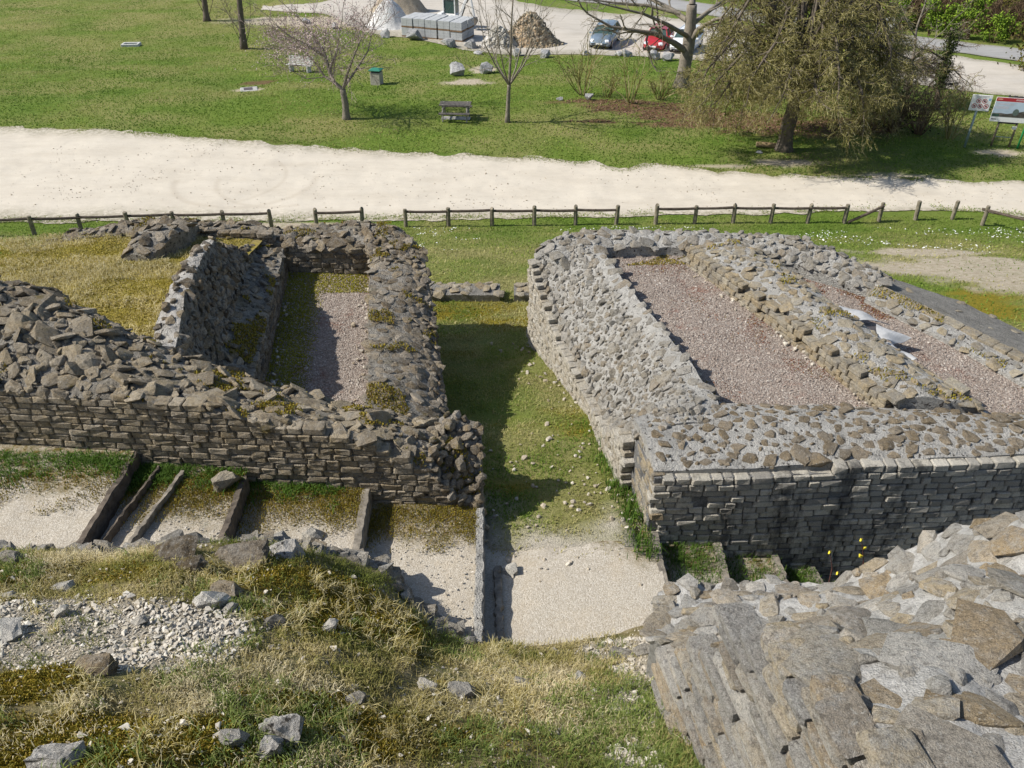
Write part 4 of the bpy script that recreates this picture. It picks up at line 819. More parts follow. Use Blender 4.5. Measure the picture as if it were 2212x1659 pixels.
for (px, py, s, h, lab, m, kd) in BIG:
    if py < 1170: z_ = 5.02 if px > 550 else 5.35
    elif px == 1100: z_ = 4.45
    else: z_ = None
    p = bk(px, py) if z_ is None else at(px, py, z_)
    if p.y < .5: continue
    V_, F_ = TPL[kd][random.randrange(len(TPL[kd]))]
    if True:                  # refine and roughen
        import bmesh
        bm = bmesh.new(); bv = [bm.verts.new(v) for v in V_]; [bm.faces.new([bv[i] for i in f]) for f in F_]; bmesh.ops.subdivide_edges(bm, edges=bm.edges, cuts=2, use_grid_fill=True); bmesh.ops.triangulate(bm, faces=bm.faces)
        bm.verts.index_update(); V_ = np.array([v.co[:] for v in bm.verts]); F_ = np.array([[v.index for v in f.verts] for f in bm.faces]); bm.free()
        V_ = V_ * (1 + (fbm(V_[:, 0] * 6 + V_[:, 2] * 4, V_[:, 1] * 6 - V_[:, 2] * 3, 7, 3)[:, None] - .5) * (.7 if m is m_crest else .3))
    o = obj('loose_stone', mk_mesh('loose_stone', V_, F_, m)); o.matrix_local = frame(Vector((random.gauss(0, .4) + 1, random.gauss(0, .4), 0)), Vector((random.gauss(0, .12), -.25 + random.gauss(0, .1), 1)), (s, s * .72, h), p + Vector((0, 0, h * .08))); tag(o, lab, 'stone', 'loose stones on the bank and steps')

# pebbles: uncountable
def pebbles(name, P, size, m, label, kind='pebble', flat=.6):
    n = len(P); tv_ = [TPL[kind][i] for i in range(len(TPL[kind]))]; Vs, Fs_, rd = [], [], []; cnt = 0; pick = rng.integers(0, len(tv_), n)
    for ti, (V_, F_) in enumerate(tv_):
        ix = np.where(pick == ti)[0]
        if not len(ix): continue
        s = rng.uniform(*size, len(ix)) * rng.choice([.7, 1, 1, 1.5], len(ix)); a = rng.uniform(0, 6.28, len(ix)); ca, sa = np.cos(a), np.sin(a)
        q = V_[None] * s[:, None, None] * np.array([1, .75, flat]); tl = rng.normal(0, .3, len(ix))
        qz = q[..., 2] + q[..., 0] * tl[:, None]; x = q[..., 0] * ca[:, None] - q[..., 1] * sa[:, None]; y = q[..., 0] * sa[:, None] + q[..., 1] * ca[:, None]
        W = np.stack([x, y, qz], -1) + P[ix][:, None]; Vs.append(W.reshape(-1, 3)); Fs_.append((F_[None] + (np.arange(len(ix)) * len(V_))[:, None, None]).reshape(-1, 3) + cnt); cnt += len(ix) * len(V_); rd.append(np.repeat(rng.random(len(ix)), len(V_)))
    o = mk(name, np.concatenate(Vs), np.concatenate(Fs_), m, attrs={'rnd': np.concatenate(rd)}); tag(o, label, 'gravel', kind='stuff'); return o
N = 60000; x = rng.uniform(-7, 2.2, N); y = rng.uniform(2.6, 6.6, N); f = rub_f(x, y) * np.clip((fbm(x * 2.6, y * 2.6, 133, 4) - .38) * 4, .06, .8); ok = (rng.random(N) < np.maximum(f, .012)) & (y < np.interp(x, EW[:, 0], EW[:, 1]) - .05); x, y = x[ok][:9000], y[ok][:9000]
xq = rng.uniform(-6.5, 2.2, 90000); yq = rng.uniform(2.6, 6.6, 90000); fq = rub_f(xq, yq); ok = (rng.random(90000) < np.maximum(fq * .8, .06)) & (yq < np.interp(xq, EW[:, 0], EW[:, 1]) - .05); xq, yq = xq[ok][:16000], yq[ok][:16000]
pebbles('bank_grit', np.stack([xq, yq, bank(xq, yq) + .004], 1), (.008, .024), peb_mat('bank_grit', [(.36, .30, .21), (.50, .44, .34), (.44, .38, .29), (.64, .59, .50)]), 'fine pale grit in the soil of the grassy bank')
pebbles('rubble_pebbles', np.stack([x, y, bank(x, y) + .008], 1), (.016, .06), peb_mat('white_pebble', [(.38, .34, .27), (.56, .51, .43), (.47, .42, .34), (.66, .62, .54)]), 'pale limestone pebbles spread over the grassy bank')
x = rng.uniform(-8, 2.1, 7000); y = rng.uniform(5.2, 8.6, 7000); z = np.full(7000, -9.0)
for k, t_ in enumerate(TREADS[:5]):
    la = np.full(7000, t_[0]) if k == 0 else np.array([line_x(RIS[k - 1], a) for a in y]); lb = np.array([line_x(RIS[k], a) for a in y]) if k < 9 else x + 1; z = np.where((x > la + .08) & (x < lb - .05), t_[2] - .01, z)
m_pathpeb = peb_mat('path_pebble', [(.44, .39, .31), (.54, .49, .41), (.48, .43, .35), (.64, .59, .51)])
ok = (z > 0) & (rng.random(7000) < .6); pebbles('path_gravel', np.stack([x, y, z], 1)[ok], (.012, .032), m_pathpeb, 'loose pale gravel scattered on the stepped path')
def on_floor(p, n, seed):
    u, v = rng.uniform(0, 1, n), rng.uniform(0, 1, n); return p.ev(u, v)
m_pink = peb_mat('pink_pebble', [(.25, .20, .165), (.34, .28, .235), (.30, .245, .205), (.42, .365, .315), (.28, .225, .185), (.56, .51, .45)])
pebbles('floor_gravel', np.concatenate([on_floor(fl_r, 16000, 1), on_floor(fl_o, 11000, 2), on_floor(fl_l, 7000, 3)]), (.018, .038), m_pink, 'pinkish brown gravel covering the floors of the ruin')

fr = []
for pts, n_, sp_, z_ in (([(3.25, 10.1), (2.8, 11.9), (2.25, 14), (1.9, 15.4)], 90, .12, 5.22), ([(5.95, 10.2), (5.4, 11.6), (4.9, 12.9), (4.25, 14.3), (3.7, 15.4)], 170, .16, 5.22), ([(7.2, 10.1), (6.5, 11.7), (6.0, 13.1), (5.5, 14.3)], 120, .16, 5.22), ([(-2.45, 10.3), (-2.8, 13.3), (-3.05, 15.3)], 120, .14, 4.73), ([(-4.2, 10.5), (-4.5, 12.2), (-4.85, 15.2)], 80, .14, 4.73)):
    q_ = np.array(pts); t_ = rng.uniform(0, len(q_) - 1, n_); i_ = np.arange(len(q_)); fr.append(np.stack([np.interp(t_, i_, q_[:, 0]) + rng.normal(0, sp_, n_), np.interp(t_, i_, q_[:, 1]) + rng.normal(0, sp_, n_), np.full(n_, z_)], 1))
q_ = np.array([(1.98, 8.5), (1.8, 9.5), (1.5, 12), (1.1, 13.5), (.45, 15.7)]); t_ = rng.uniform(0, 4, 90); x_ = np.interp(t_, range(5), q_[:, 0]) - np.abs(rng.normal(0, .5, 90)) - .05; y_ = np.interp(t_, range(5), q_[:, 1]); fr.append(np.stack([x_, y_, T(x_, y_) + .02], 1))
x_ = rng.uniform(-.4, 1.9, 70); y_ = rng.uniform(7.2, 11, 70); fr.append(np.stack([x_, y_, T(x_, y_) + .02], 1))
pebbles('fallen_rubble', np.concatenate(fr), (.025, .08), peb_mat('fallen_rubble', [(.34, .28, .20), (.46, .40, .31), (.40, .36, .30), (.60, .55, .46)]), 'small fallen stones along the foot of the ruined walls', 'rubble')

# ------------------------------------------------------------------ grass and moss (uncountable)
def blades(name, P, h, wd, m, label, cat='grass', lean=.5, clump=1, spread=.04, rnd=None, drop=None):
    """curved tapering blades: 5 vertices each"""
    P = np.repeat(P, clump, 0); n = len(P)
    if clump > 1: P = P + np.concatenate([rng.normal(0, spread, (n, 2)), np.zeros((n, 1))], 1)
    hh = rng.uniform(*h, n); ww = rng.uniform(*wd, n); a = rng.uniform(0, 6.283, n); l = np.abs(rng.normal(0, lean, n)) * hh
    d = np.stack([np.cos(a), np.sin(a)], 1); s = np.stack([-d[:, 1], d[:, 0]], 1)
    tw = rng.uniform(-.6, .6, n); s = s * np.cos(tw)[:, None] + d * np.sin(tw)[:, None]
    def pt(off, z, side): return np.concatenate([P[:, :2] + d * off[:, None] + s * side[:, None], (P[:, 2] + z)[:, None]], 1)
    b0 = pt(l * 0, hh * 0 - .01, ww / 2); b1 = pt(l * 0, hh * 0 - .01, -ww / 2); m0 = pt(l * .35, hh * .6, ww * .38); m1 = pt(l * .35, hh * .6, -ww * .38); tp = pt(l, hh * .95 - .25 * l, ww * 0)
    V_ = np.stack([b0, b1, m1, m0, tp], 1).reshape(-1, 3); k = np.arange(n) * 5
    r_ = rng.random(n) if rnd is None else np.repeat(rnd, clump) + rng.normal(0, .12, n)
    o = mk(name, V_, [np.stack([k, k + 1, k + 2, k + 3], 1), np.stack([k + 3, k + 2, k + 4], 1)], m, attrs={'rnd': np.repeat(np.clip(r_, 0, 1), 5)}); tag(o, label, cat, kind='stuff'); return o
m_bladeg = blade_mat('bank_grass_blades', [(.17, .20, .04), (.27, .275, .07), (.41, .36, .12), (.60, .51, .26), (.76, .67, .44)])
m_blades = blade_mat('straw_blades', [(.36, .29, .08), (.50, .42, .16), (.62, .54, .28), (.74, .67, .44)])
m_moss = blade_mat('golden_moss', [(.10, .10, .012), (.20, .175, .02), (.30, .24, .028), (.40, .31, .045), (.26, .15, .03)], .1)
m_fresh = blade_mat('fresh_grass', [(.06, .125, .015), (.10, .19, .025), (.15, .25, .04)])
m_lawnb = blade_mat('lawn_blades', [(.115, .19, .024), (.165, .26, .036), (.22, .30, .05), (.32, .34, .09), (.50, .45, .21)])
# foreground bank
N = 260000; x = rng.uniform(-6.6, 2.4, N); y = rng.uniform(1.9, 6.7, N); ye = np.interp(x, EW[:, 0], EW[:, 1]); fxx = face_x(y); ok = (y < ye - .02) & (x < fxx - .02); x, y = x[ok], y[ok]
mo, ru = bmoss_f(x, y), rub_f(x, y); dens = fbm(x * 2.2, y * 2.2, 301, 3); p_g = np.clip((dens - .30) * 2.2, 0.05, 1) * (1 - .85 * mo) * (1 - .95 * ru); r_ = rng.random(len(x))
g = r_ < p_g * .24; tone = np.clip((fbm(x * .9, y * .9, 305, 4) - .5) * 3.2 + .52, 0, 1)
blades('bank_grass', np.stack([x, y, bank(x, y)], 1)[g], (.02, .07), (.005, .010), m_bladeg, 'green and straw grass tufts on the foreground bank', clump=7, spread=.035, lean=.8, rnd=tone[g])
g = (rng.random(len(x)) < np.clip((fbm(x * 1.6, y * 1.6, 311, 3) - .52) * 6, 0, 1) * (1 - ru) * .010)
blades('straw_tufts', np.stack([x, y, bank(x, y)], 1)[g], (.05, .12), (.005, .010), m_blades, 'dry straw tufts on the foreground bank', clump=26, spread=.03, lean=1.1)
g = r_ < mo * 1.0
blades('bank_moss', np.stack([x, y, bank(x, y)], 1)[g][:110000], (.012, .04), (.007, .015), m_moss, 'golden brown moss cushions on the foreground bank', 'moss', lean=.5, clump=1)
g = (rng.random(len(x)) < np.clip((fbm(x * 1.1, y * 1.1, 321, 3) - .58) * 7, 0, 1) * (1 - ru) * .02 + .05 * np.exp(-((x - 1.25) / .5) ** 2 - ((y - 3.2) / 1.5) ** 2))
blades('fresh_tufts', np.stack([x, y, bank(x, y)], 1)[g], (.05, .12), (.005, .010), blade_mat('bank_fresh', [(.14, .21, .04), (.22, .29, .07), (.36, .37, .13)]), 'fresh green tufts on the foreground bank by the masonry', clump=22, spread=.04, lean=.7)
# terrace of dry grass
N = 15000; x = rng.uniform(-11.5, -5.6, N); y = rng.uniform(10.2, 16.1, N); keep = fbm(x * .7, y * 1.6, 331, 4) > .40; x, y = x[keep], y[keep]
blades('terrace_straw', np.stack([x, y, mound_l(x, y)], 1), (.04, .12), (.008, .016), m_blades, 'straw-coloured dry grass on the left terrace', clump=3, spread=.04, lean=.9)
N = 70000; x = rng.uniform(-11, -5.6, N); y = rng.uniform(10.2, 16.1, N); keep = fbm(x * .7, y * 1.6, 331, 4) < .56; x, y = x[keep], y[keep]
blades('terrace_moss', np.stack([x, y, mound_l(x, y)], 1), (.012, .04), (.012, .026), blade_mat('terrace_moss', [(.25, .22, .03), (.38, .32, .05), (.50, .42, .10), (.56, .50, .20)], .2), 'golden moss between the dry grass of the left terrace', 'moss')
# steps: grass and moss along the foot of the walls
def tread_pts(ks, n, ymin, ymax):
    out = []
    for k in ks:
        yv = rng.uniform(ymin, ymax, n); la = np.full(n, max(TREADS[k][0], -8)) if k == 0 else np.array([line_x(RIS[k - 1], a) for a in yv]); lb = np.array([line_x(RIS[k], a) for a in yv]) if k < 9 else np.full(n, 6.5)
        xv = la + (lb - la) * rng.random(n); out.append(np.stack([xv, yv, np.full(n, TREADS[k][2] + .02)], 1))
    return np.concatenate(out)
P = tread_pts([0, 1, 2, 3], 2600, 7.8, 8.7); P = P[(rng.random(len(P)) < np.clip((P[:, 1] - 8.05 + (fbm(P[:, 0] * 2, P[:, 1] * 2, 5, 3) - .5) * .7) / .6, 0, 1) ** 2)]
P = P[P[:, 0] < -2.4]
blades('step_grass', P, (.04, .11), (.008, .016), m_fresh, 'bright green grass at the foot of the left wall', clump=4, spread=.04, lean=.7)
P = tread_pts([0, 1, 2, 3], 22000, 7.5, 8.6); P = P[(rng.random(len(P)) < .7 * np.clip((P[:, 1] - 7.5 + (fbm(P[:, 0] * 2, P[:, 1] * 2, 15, 3) - .5) * 1.2) / .8, 0, 1))]
blades('step_moss', P, (.010, .03), (.006, .013), m_moss, 'dark moss creeping over the gravel steps', 'moss')
P = tread_pts([5, 6, 7, 8, 9], 3200, 6.2, 8.32); q = np.clip((P[:, 1] - 6.9) / 1.0, .12, 1) * np.clip((fbm(P[:, 0] * 2, P[:, 1] * 2, 25, 3) - .25) * 3, 0, 1); P = P[rng.random(len(P)) < q * .45]
blades('stair_grass', P, (.03, .09), (.006, .013), m_fresh, 'green grass on the steps below the dark wall', clump=4, spread=.04, lean=.7)
# shaded moss in the sunken left floor, moss on walls
P = on_floor(fl_l, 52000, 5); e = np.clip((P[:, 0] - np.interp(P[:, 1], [11, 16], [-4.35, -4.95]))- .5, 0, .35) / .35; P = P[(rng.random(len(P)) > e) | ((P[:, 1] > 14.9) & (rng.random(len(P)) < .8))]
blades('floor_moss', P, (.012, .035), (.012, .026), blade_mat('bright_moss', [(.20, .21, .014), (.33, .31, .02), (.46, .39, .035)], .1), 'bright moss along the shaded side of the sunken floor', 'moss')
wm = []
for p_, n_m, sd in ((pA, 7000, 1), (pC, 5000, 2), (pD, 4000, 3), (pB2, 3000, 4), (pP, 900, 5), (pG, 1500, 6), (pI, 700, 7)):
    Q = on_floor(p_, n_m * 3, sd); Q[:, 2] += .045; wm.append(Q[fbm(Q[:, 0] * 2.1, Q[:, 1] * 2.1, 340 + sd, 3) > .63])
blades('wall_moss', np.concatenate(wm), (.015, .04), (.012, .026), m_moss, 'moss cushions on the ruined wall tops', 'moss')
# sedum and moss fringes on the right gravel floors
Q = on_floor(fl_r, 60000, 6); dl_ = Q[:, 0] - np.interp(Q[:, 1], [9.9, 11, 11.9, 12.9, 14, 15.1, 16], [3.22, 3.0, 2.75, 2.5, 2.2, 1.95, 1.75]); dr_ = np.interp(Q[:, 1], [10, 11.5, 12.8, 14.2, 15.45], [6.1, 5.5, 5.0, 4.35, 3.75]) - Q[:, 0]; nz_ = fbm(Q[:, 0] * 1.4, Q[:, 1] * 1.4, 391, 4)
ms = (dl_ > 0) & (rng.random(len(Q)) < np.clip(1.2 - dl_ / .28, 0, 1) * np.clip(1 - (Q[:, 1] - 10.6) / 1.2, .08, 1)) | ((Q[:, 1] > 15.2) & (nz_ > .5))
blades('fringe_moss', Q[ms], (.012, .04), (.012, .026), m_moss, 'yellow moss along the edges of the right gravel floor', 'moss')
Q2 = on_floor(fl_o, 45000, 7); nz2 = fbm(Q2[:, 0] * 1.1, Q2[:, 1] * 1.1, 393, 4); sd_ = np.concatenate([Q[(dr_ > -.1) & (dl_ > .2) & (rng.random(len(Q)) < np.clip((nz_ - .52) * 5, 0, 1) * np.clip(1.3 - dr_ / .9, .12, 1))], Q2[rng.random(len(Q2)) < np.clip((nz2 - .48) * 5, 0, .8)]])
blades('red_sedum', sd_, (.008, .028), (.012, .024), blade_mat('red_sedum', [(.14, .04, .025), (.22, .075, .04), (.30, .13, .06), (.24, .20, .05)], .1), 'reddish sedum creeping over the gravel floors', 'sedum')
# passage: pale thin grass, moss, and green edges by the right wall
N = 60000; x = rng.uniform(-2.4, 2.2, N); y = rng.uniform(7.7, 19, N); xl = np.interp(y, [8.4, 15.8, 16], [-.45, -1.9, -3]); xr = np.interp(y, [8.3, 9.4, 12, 13.4, 15.8, 16], [2.0, 1.84, 1.55, 1.15, .48, 3]); ok = (x > xl) & (x < xr); x, y = x[ok], y[ok]; pg = pathgravel_f(x, y); mo = moss_f(x, y)
g = rng.random(len(x)) < (1 - pg * .9) * .6 * np.clip((fbm(x * 1.7, y * 1.7, 351, 3) - .25) * 3, .15, 1)
rt = np.clip((fbm(x * .8, y * .8, 355, 3) - .5) * 2 + np.interp(y, [9, 11, 14, 17], [.85, .8, .65, .7]), 0, 1)
blades('passage_grass', np.stack([x, y, T(x, y)], 1)[g], (.02, .06), (.010, .018), m_lawnb, 'thin patchy grass on the passage floor', clump=2, spread=.03, lean=.9, rnd=rt[g])
g = rng.random(len(x)) < np.clip(1.1 - (np.interp(y, [8.35, 9.4, 12], [2.0, 1.84, 1.55]) - x) / .35, 0, 1) * (y < 10.8) * .22
blades('wall_foot_grass', np.stack([x, y, T(x, y)], 1)[g], (.08, .26), (.010, .018), m_fresh, 'tall green grass at the foot of the right passage wall', clump=5, spread=.05, lean=.5)
g = rng.random(len(x)) < mo * .6
blades('passage_moss', np.stack([x, y, T(x, y)], 1)[g], (.012, .03), (.014, .03), m_moss, 'golden moss on the passage floor', 'moss')
# lawns: slope before the fence, and the park beyond the track
def lawn_pts(n, xr_, yr_):
    x = rng.uniform(*xr_, n); y = rng.uniform(*yr_, n); return x, y
near_y = np.array([[p.x, p.y] for p in px_line([(-260, 492), (0, 483), (640, 480), (1150, 472), (1650, 464), (2030, 455), (2212, 468), (2420, 500)])]); far_y = np.array([[p.x, p.y] for p in px_line([(-260, 268), (0, 275), (350, 290), (760, 320), (1190, 342), (1340, 364), (1420, 352), (1640, 376), (2212, 392), (2420, 395)])]); park_y = np.array([[p.x, p.y] for p in px_line([(560, 22), (700, 30), (790, 70), (950, 96), (1120, 121), (1400, 124), (1640, 134), (1950, 178), (2212, 212), (2420, 240)])])
x, y = lawn_pts(95000, (-21, 21), (16.2, 29.5)); ok = (y < np.interp(x, near_y[:, 0], near_y[:, 1]) + .1) & (rng.random(len(x)) > bare_f(x, y) * .93) & ~((x < -1.8) & (y < 16.9)) & ~((x > .5) & (x < 11.5) & (y < 16.6)) & (rng.random(len(x)) > moss_f(x, y) * .7)
x, y = x[ok], y[ok]; rt = np.clip(.30 + .55 * dry_f(x, y) + (fbm(x * .5, y * .5, 361, 3) - .5) * .9, 0, 1)
blades('slope_grass', np.stack([x, y, T(x, y)], 1), (.03, .08), (.02, .04), m_lawnb, 'short grass on the slope between the ruin and the fence', lean=.9, rnd=rt)
x, y = lawn_pts(560000, (-52, 44), (32.5, 104)); ok = (y > np.interp(x, far_y[:, 0], far_y[:, 1])) & ((y < np.interp(x, park_y[:, 0], park_y[:, 1], left=200)) ) & (rng.random(len(x)) > bare_f(x, y)) & (rng.random(len(x)) > litter_f(x, y) * .85) & (np.abs(x) < y * .75 + 2) & (rng.random(len(x)) < np.interp(y, [33, 55, 104], [1, .7, .35]))
x, y = x[ok], y[ok]; rt = np.clip(.30 + (fbm(x * .25, y * .25, 371, 4) - .5) * 1.5 + .25 * np.clip((y - 50) / 25, 0, 1) * (x < -5) + (fbm(x * 1.5, y * 1.5, 373, 2) - .5) * .35, 0, .8)
blades('park_grass', np.stack([x, y, T(x, y)], 1), (.03, .09), (.035, .075), m_lawnb, 'mown grass of the park beyond the track', lean=.9, rnd=rt)
x, y = lawn_pts(9000, (-22, 24), (28, 38)); yn, yf = np.interp(x, near_y[:, 0], near_y[:, 1]), np.interp(x, far_y[:, 0], far_y[:, 1]); t_ = (y - yn) / (yf - yn); ok = (t_ > 0) & (t_ < 1) & (rng.random(len(x)) < .12 + .8 * np.clip(np.abs(t_ - .5) * 2 - .7, 0, 1) + .5 * (fbm(x * .5, y * .9, 377, 3) > .62)); x, y = x[ok], y[ok]
pebbles('track_debris', np.stack([x, y, T(x, y) + .035], 1), (.02, .06), peb_mat('track_clods', [(.30, .25, .17), (.42, .36, .27), (.55, .50, .42), (.26, .21, .14)]), 'small stones and clods strewn on the gravel track')
x = rng.uniform(-22, 22, 14000); y = np.where(rng.random(14000) < .5, np.interp(x, near_y[:, 0], near_y[:, 1]) + np.abs(rng.normal(0, .28, 14000)), np.interp(x, far_y[:, 0], far_y[:, 1]) - np.abs(rng.normal(0, .25, 14000))); ok = fbm(x * 1.2, y * 1.2, 379, 3) > .45; x, y = x[ok], y[ok]
blades('verge_grass', np.stack([x, y, T(x, y) + .03], 1), (.02, .06), (.02, .04), m_lawnb, 'sparse grass creeping in from the edges of the track', lean=.9, rnd=np.clip(rng.normal(.55, .2, len(x)), 0, 1))
# daisies on the slope
x, y = lawn_pts(9000, (-20, 20), (23.5, 28)); ok = fbm(x * .35, y * .9, 381, 3) > .56; x, y = x[ok][:900], y[ok][:900]; pebbles('daisies', np.stack([x, y, T(x, y) + .07], 1), (.03, .06), plain('daisy_white', (.8, .8, .76), .7, .2, .05), 'small white daisies sprinkled in the grass before the fence', flat=.3)['category'] = 'flowers'
# dead leaves
x, y = lawn_pts(26000, (3, 24), (40, 56)); ok = rng.random(len(x)) < litter_f(x, y); x, y = x[ok], y[ok]
blades('leaf_litter', np.stack([x, y, T(x, y)], 1), (.02, .05), (.07, .14), blade_mat('dead_leaves', [(.09, .045, .03), (.16, .08, .05), (.25, .15, .10), (.33, .22, .15)], .1), 'brown dead leaves under the shrubs', 'leaves', lean=1.5)

# ------------------------------------------------------------------ trees
def prisms(name, segs, m, parent, n=4, attrs=None, rmin=.013):
    """tapered prisms for (p0, p1, r0, r1)"""
    if not segs: return None
    A = np.array([s[0][:] for s in segs]); B = np.array([s[1][:] for s in segs]); r0 = np.maximum(np.array([s[2] for s in segs]), rmin); r1 = np.maximum(np.array([s[3] for s in segs]), rmin * .7)
    d = B - A; d /= np.linalg.norm(d, axis=1)[:, None] + 1e-9; ref = np.where(np.abs(d[:, 2:3]) < .9, np.array([[0, 0, 1.]]), np.array([[1., 0, 0]])); a = np.cross(d, ref); a /= np.linalg.norm(a, axis=1)[:, None]; e = np.cross(d, a)
    rings = []
    for P_, r in ((A, r0), (B, r1)):
        for j in range(n):
            t = 2 * math.pi * j / n; rings.append(P_ + (a * math.cos(t) + e * math.sin(t)) * r[:, None])
    V_ = np.stack(rings, 1); k = np.arange(len(segs)) * 2 * n; Fq = np.concatenate([np.stack([k + j, k + (j + 1) % n, k + n + (j + 1) % n, k + n + j], 1) for j in range(n)]); off = np.array(parent.location) if parent else 0
    return mk(name, V_.reshape(-1, 3) - off, Fq, m, parent, smooth=n > 4, attrs={'rnd': np.repeat(rng.random(len(segs)), 2 * n)})
def grow(p, d, L, r, lev, o, out):
    """o: dict(levels, kids, len, wig, trop, spread, step)"""
    n = max(2, int(o['steps'][lev])); st = L / n; d = d.normalized(); rend = r * o['taper']
    for i in range(n):
        d = (d + Vector((random.gauss(0, 1), random.gauss(0, 1), random.gauss(0, 1))) * o['wig'][lev] + Vector((0, 0, o['trop'][lev]))).normalized()
        q = p + d * st; ra = r + (rend - r) * i / n; rb = r + (rend - r) * (i + 1) / n
        out[lev].append((p, q, ra, rb)); p = q
        if lev + 1 < len(o['steps']) and (i + 1) / n > o['bare'][lev]:
            for k in range(o['kids'][lev]):
                if random.random() > o['prob'][lev]: continue
                ax = d.orthogonal().normalized(); ax.rotate(Quaternion(d, random.uniform(0, 6.283))); an = random.gauss(o['spread'][lev], .2); nd = d * math.cos(an) + ax * math.sin(an)
                grow(p, nd, L * o['len'][lev] * random.uniform(.6, 1.2) * (1 - .35 * i / n), rb * o['rad'][lev], lev + 1, o, out)
def tree(name, label, trunk, limbs, opt, mb, mt, group=None, r0=.2, r1=.12, extra=None):
    base = trunk[0]; t = empty(name, base); tag(t, label, 'tree', group); mbb = MB()
    pts = [Vector(p) - base for p in trunk]; k = len(pts); dense = []
    for i in range(k - 1):
        for j in range(4): dense.append(pts[i].lerp(pts[i + 1], j / 4))
    dense.append(pts[-1]); kk = len(dense); rad = [(r0 + (r1 - r0) * i / (kk - 1)) * (1.45 if i == 0 else 1.12 if i == 1 else 1) * random.uniform(.95, 1.05) for i in range(kk)]; dense[0] = dense[0] - Vector((0, 0, .2))
    mbb.tube(dense, rad, 9); mbb.build('trunk', mb, t, smooth=True)
    out = [[] for _ in opt['steps']]; big = []
    for (pl, ra, rb) in limbs:              # hand-placed limbs
        for i in range(len(pl) - 1):
            sub = 3
            for j in range(sub):
                a = Vector(pl[i]).lerp(Vector(pl[i + 1]), j / sub); b = Vector(pl[i]).lerp(Vector(pl[i + 1]), (j + 1) / sub); f = (i * sub + j) / ((len(pl) - 1) * sub); g_ = (i * sub + j + 1) / ((len(pl) - 1) * sub)
                jt = Vector((random.gauss(0, .05), random.gauss(0, .05), random.gauss(0, .05))) * (b - a).length if not (j == sub - 1) else Vector()
                big.append((a, b, ra + (rb - ra) * f, ra + (rb - ra) * g_))
                if f > opt.get('limb_bare', .15):
                    for q in range(opt['limb_kids']):
                        d = (b - a).normalized(); ax = d.orthogonal().normalized(); ax.rotate(Quaternion(d, random.uniform(0, 6.283))); an = random.gauss(.9, .25)
                        grow(b, d * math.cos(an) + ax * math.sin(an), opt['limb_len'] * random.uniform(.6, 1.2) * (1 - .4 * f), (ra + (rb - ra) * g_) * .5, 0, opt, out)
                if i == len(pl) - 2 and j == sub - 1: grow(b, (b - a), opt['limb_len'], rb, 0, opt, out)
    prisms('limbs', big + out[0], mb, t, 6); fine = [s for l in out[1:] for s in l]
    prisms('twigs', fine, mt, t, 3, rmin=opt.get('rmin', .010))['kind'] = 'stuff'
    return t
def leaves(name, P, size, m, parent):
    n = len(P); a = rng.normal(0, 1, (n, 3)); a /= np.linalg.norm(a, axis=1)[:, None]; b = np.cross(a, rng.normal(0, 1, (n, 3))); b /= np.linalg.norm(b, axis=1)[:, None]; s = rng.uniform(*size, n)[:, None]
    V_ = np.stack([P - a * s * .5, P + b * s * .28, P + a * s * .5, P - b * s * .28], 1).reshape(-1, 3); k = np.arange(n) * 4; off = np.array(parent.location) if parent else 0
    return mk(name, V_ - off, np.stack([k, k + 1, k + 2, k + 3], 1), m, parent, attrs={'rnd': np.repeat(rng.random(n), 4)})
m_barkg = bark_mat('grey_bark', (.13, .11, .085), (.30, .265, .215)); m_barkd = bark_mat('dark_bark', (.075, .06, .048), (.19, .16, .125))
def twig_mat(name, pal):
    n = NT(name, .9, .15); n.col(n.ramp(n.attr('rnd'), [(i / (len(pal) - 1), c) for i, c in enumerate(pal)])); return n.m
m_twg = twig_mat('grey_twigs', [(.15, .125, .09), (.26, .22, .16), (.33, .29, .215)]); m_two = twig_mat('olive_twigs', [(.11, .105, .03), (.19, .17, .05), (.27, .235, .09), (.38, .34, .20)]); m_twp = twig_mat('pinkish_twigs', [(.20, .145, .125), (.31, .235, .21), (.40, .32, .29)]); m_twb = twig_mat('brown_twigs', [(.10, .065, .04), (.17, .115, .07), (.24, .18, .11)])
random.seed(5)
# young slim tree in the middle of the lawn
b = gat(1096, 264); Y = b.y; f_ = lambda x, y, dy=0: atY(x, y, Y + dy)
tree('bare_tree', 'slim young bare tree with upswept branches in mid lawn', [b, f_(1098, 215), f_(1100, 180)], [([f_(1100, 180), f_(1103, 120), f_(1104, 60), f_(1108, 0), f_(1110, -60)], .085, .02)] + [([f_(1100, 185), f_(1100 + dx, 150 - abs(dx) * .2, dy), f_(1100 + dx * 1.9, 95, dy * 2), f_(1100 + dx * 2.3, 25, dy * 2.4)], .05, .012) for dx, dy in ((-22, .5), (24, -.4), (-12, -.8), (14, .9), (-28, -.3), (29, .3))],
     dict(steps=[4, 3, 3], wig=[.12, .16, .2], trop=[.12, .1, .06], kids=[1, 1, 1], prob=[.8, .7, .5], bare=[.2, .2, .2], len=[.55, .6, .6], rad=[.6, .6, .6], spread=[.6, .6, .6], taper=.4, limb_kids=1, limb_len=1.7, rmin=.007), m_barkg, m_twg, r0=.115, r1=.09)
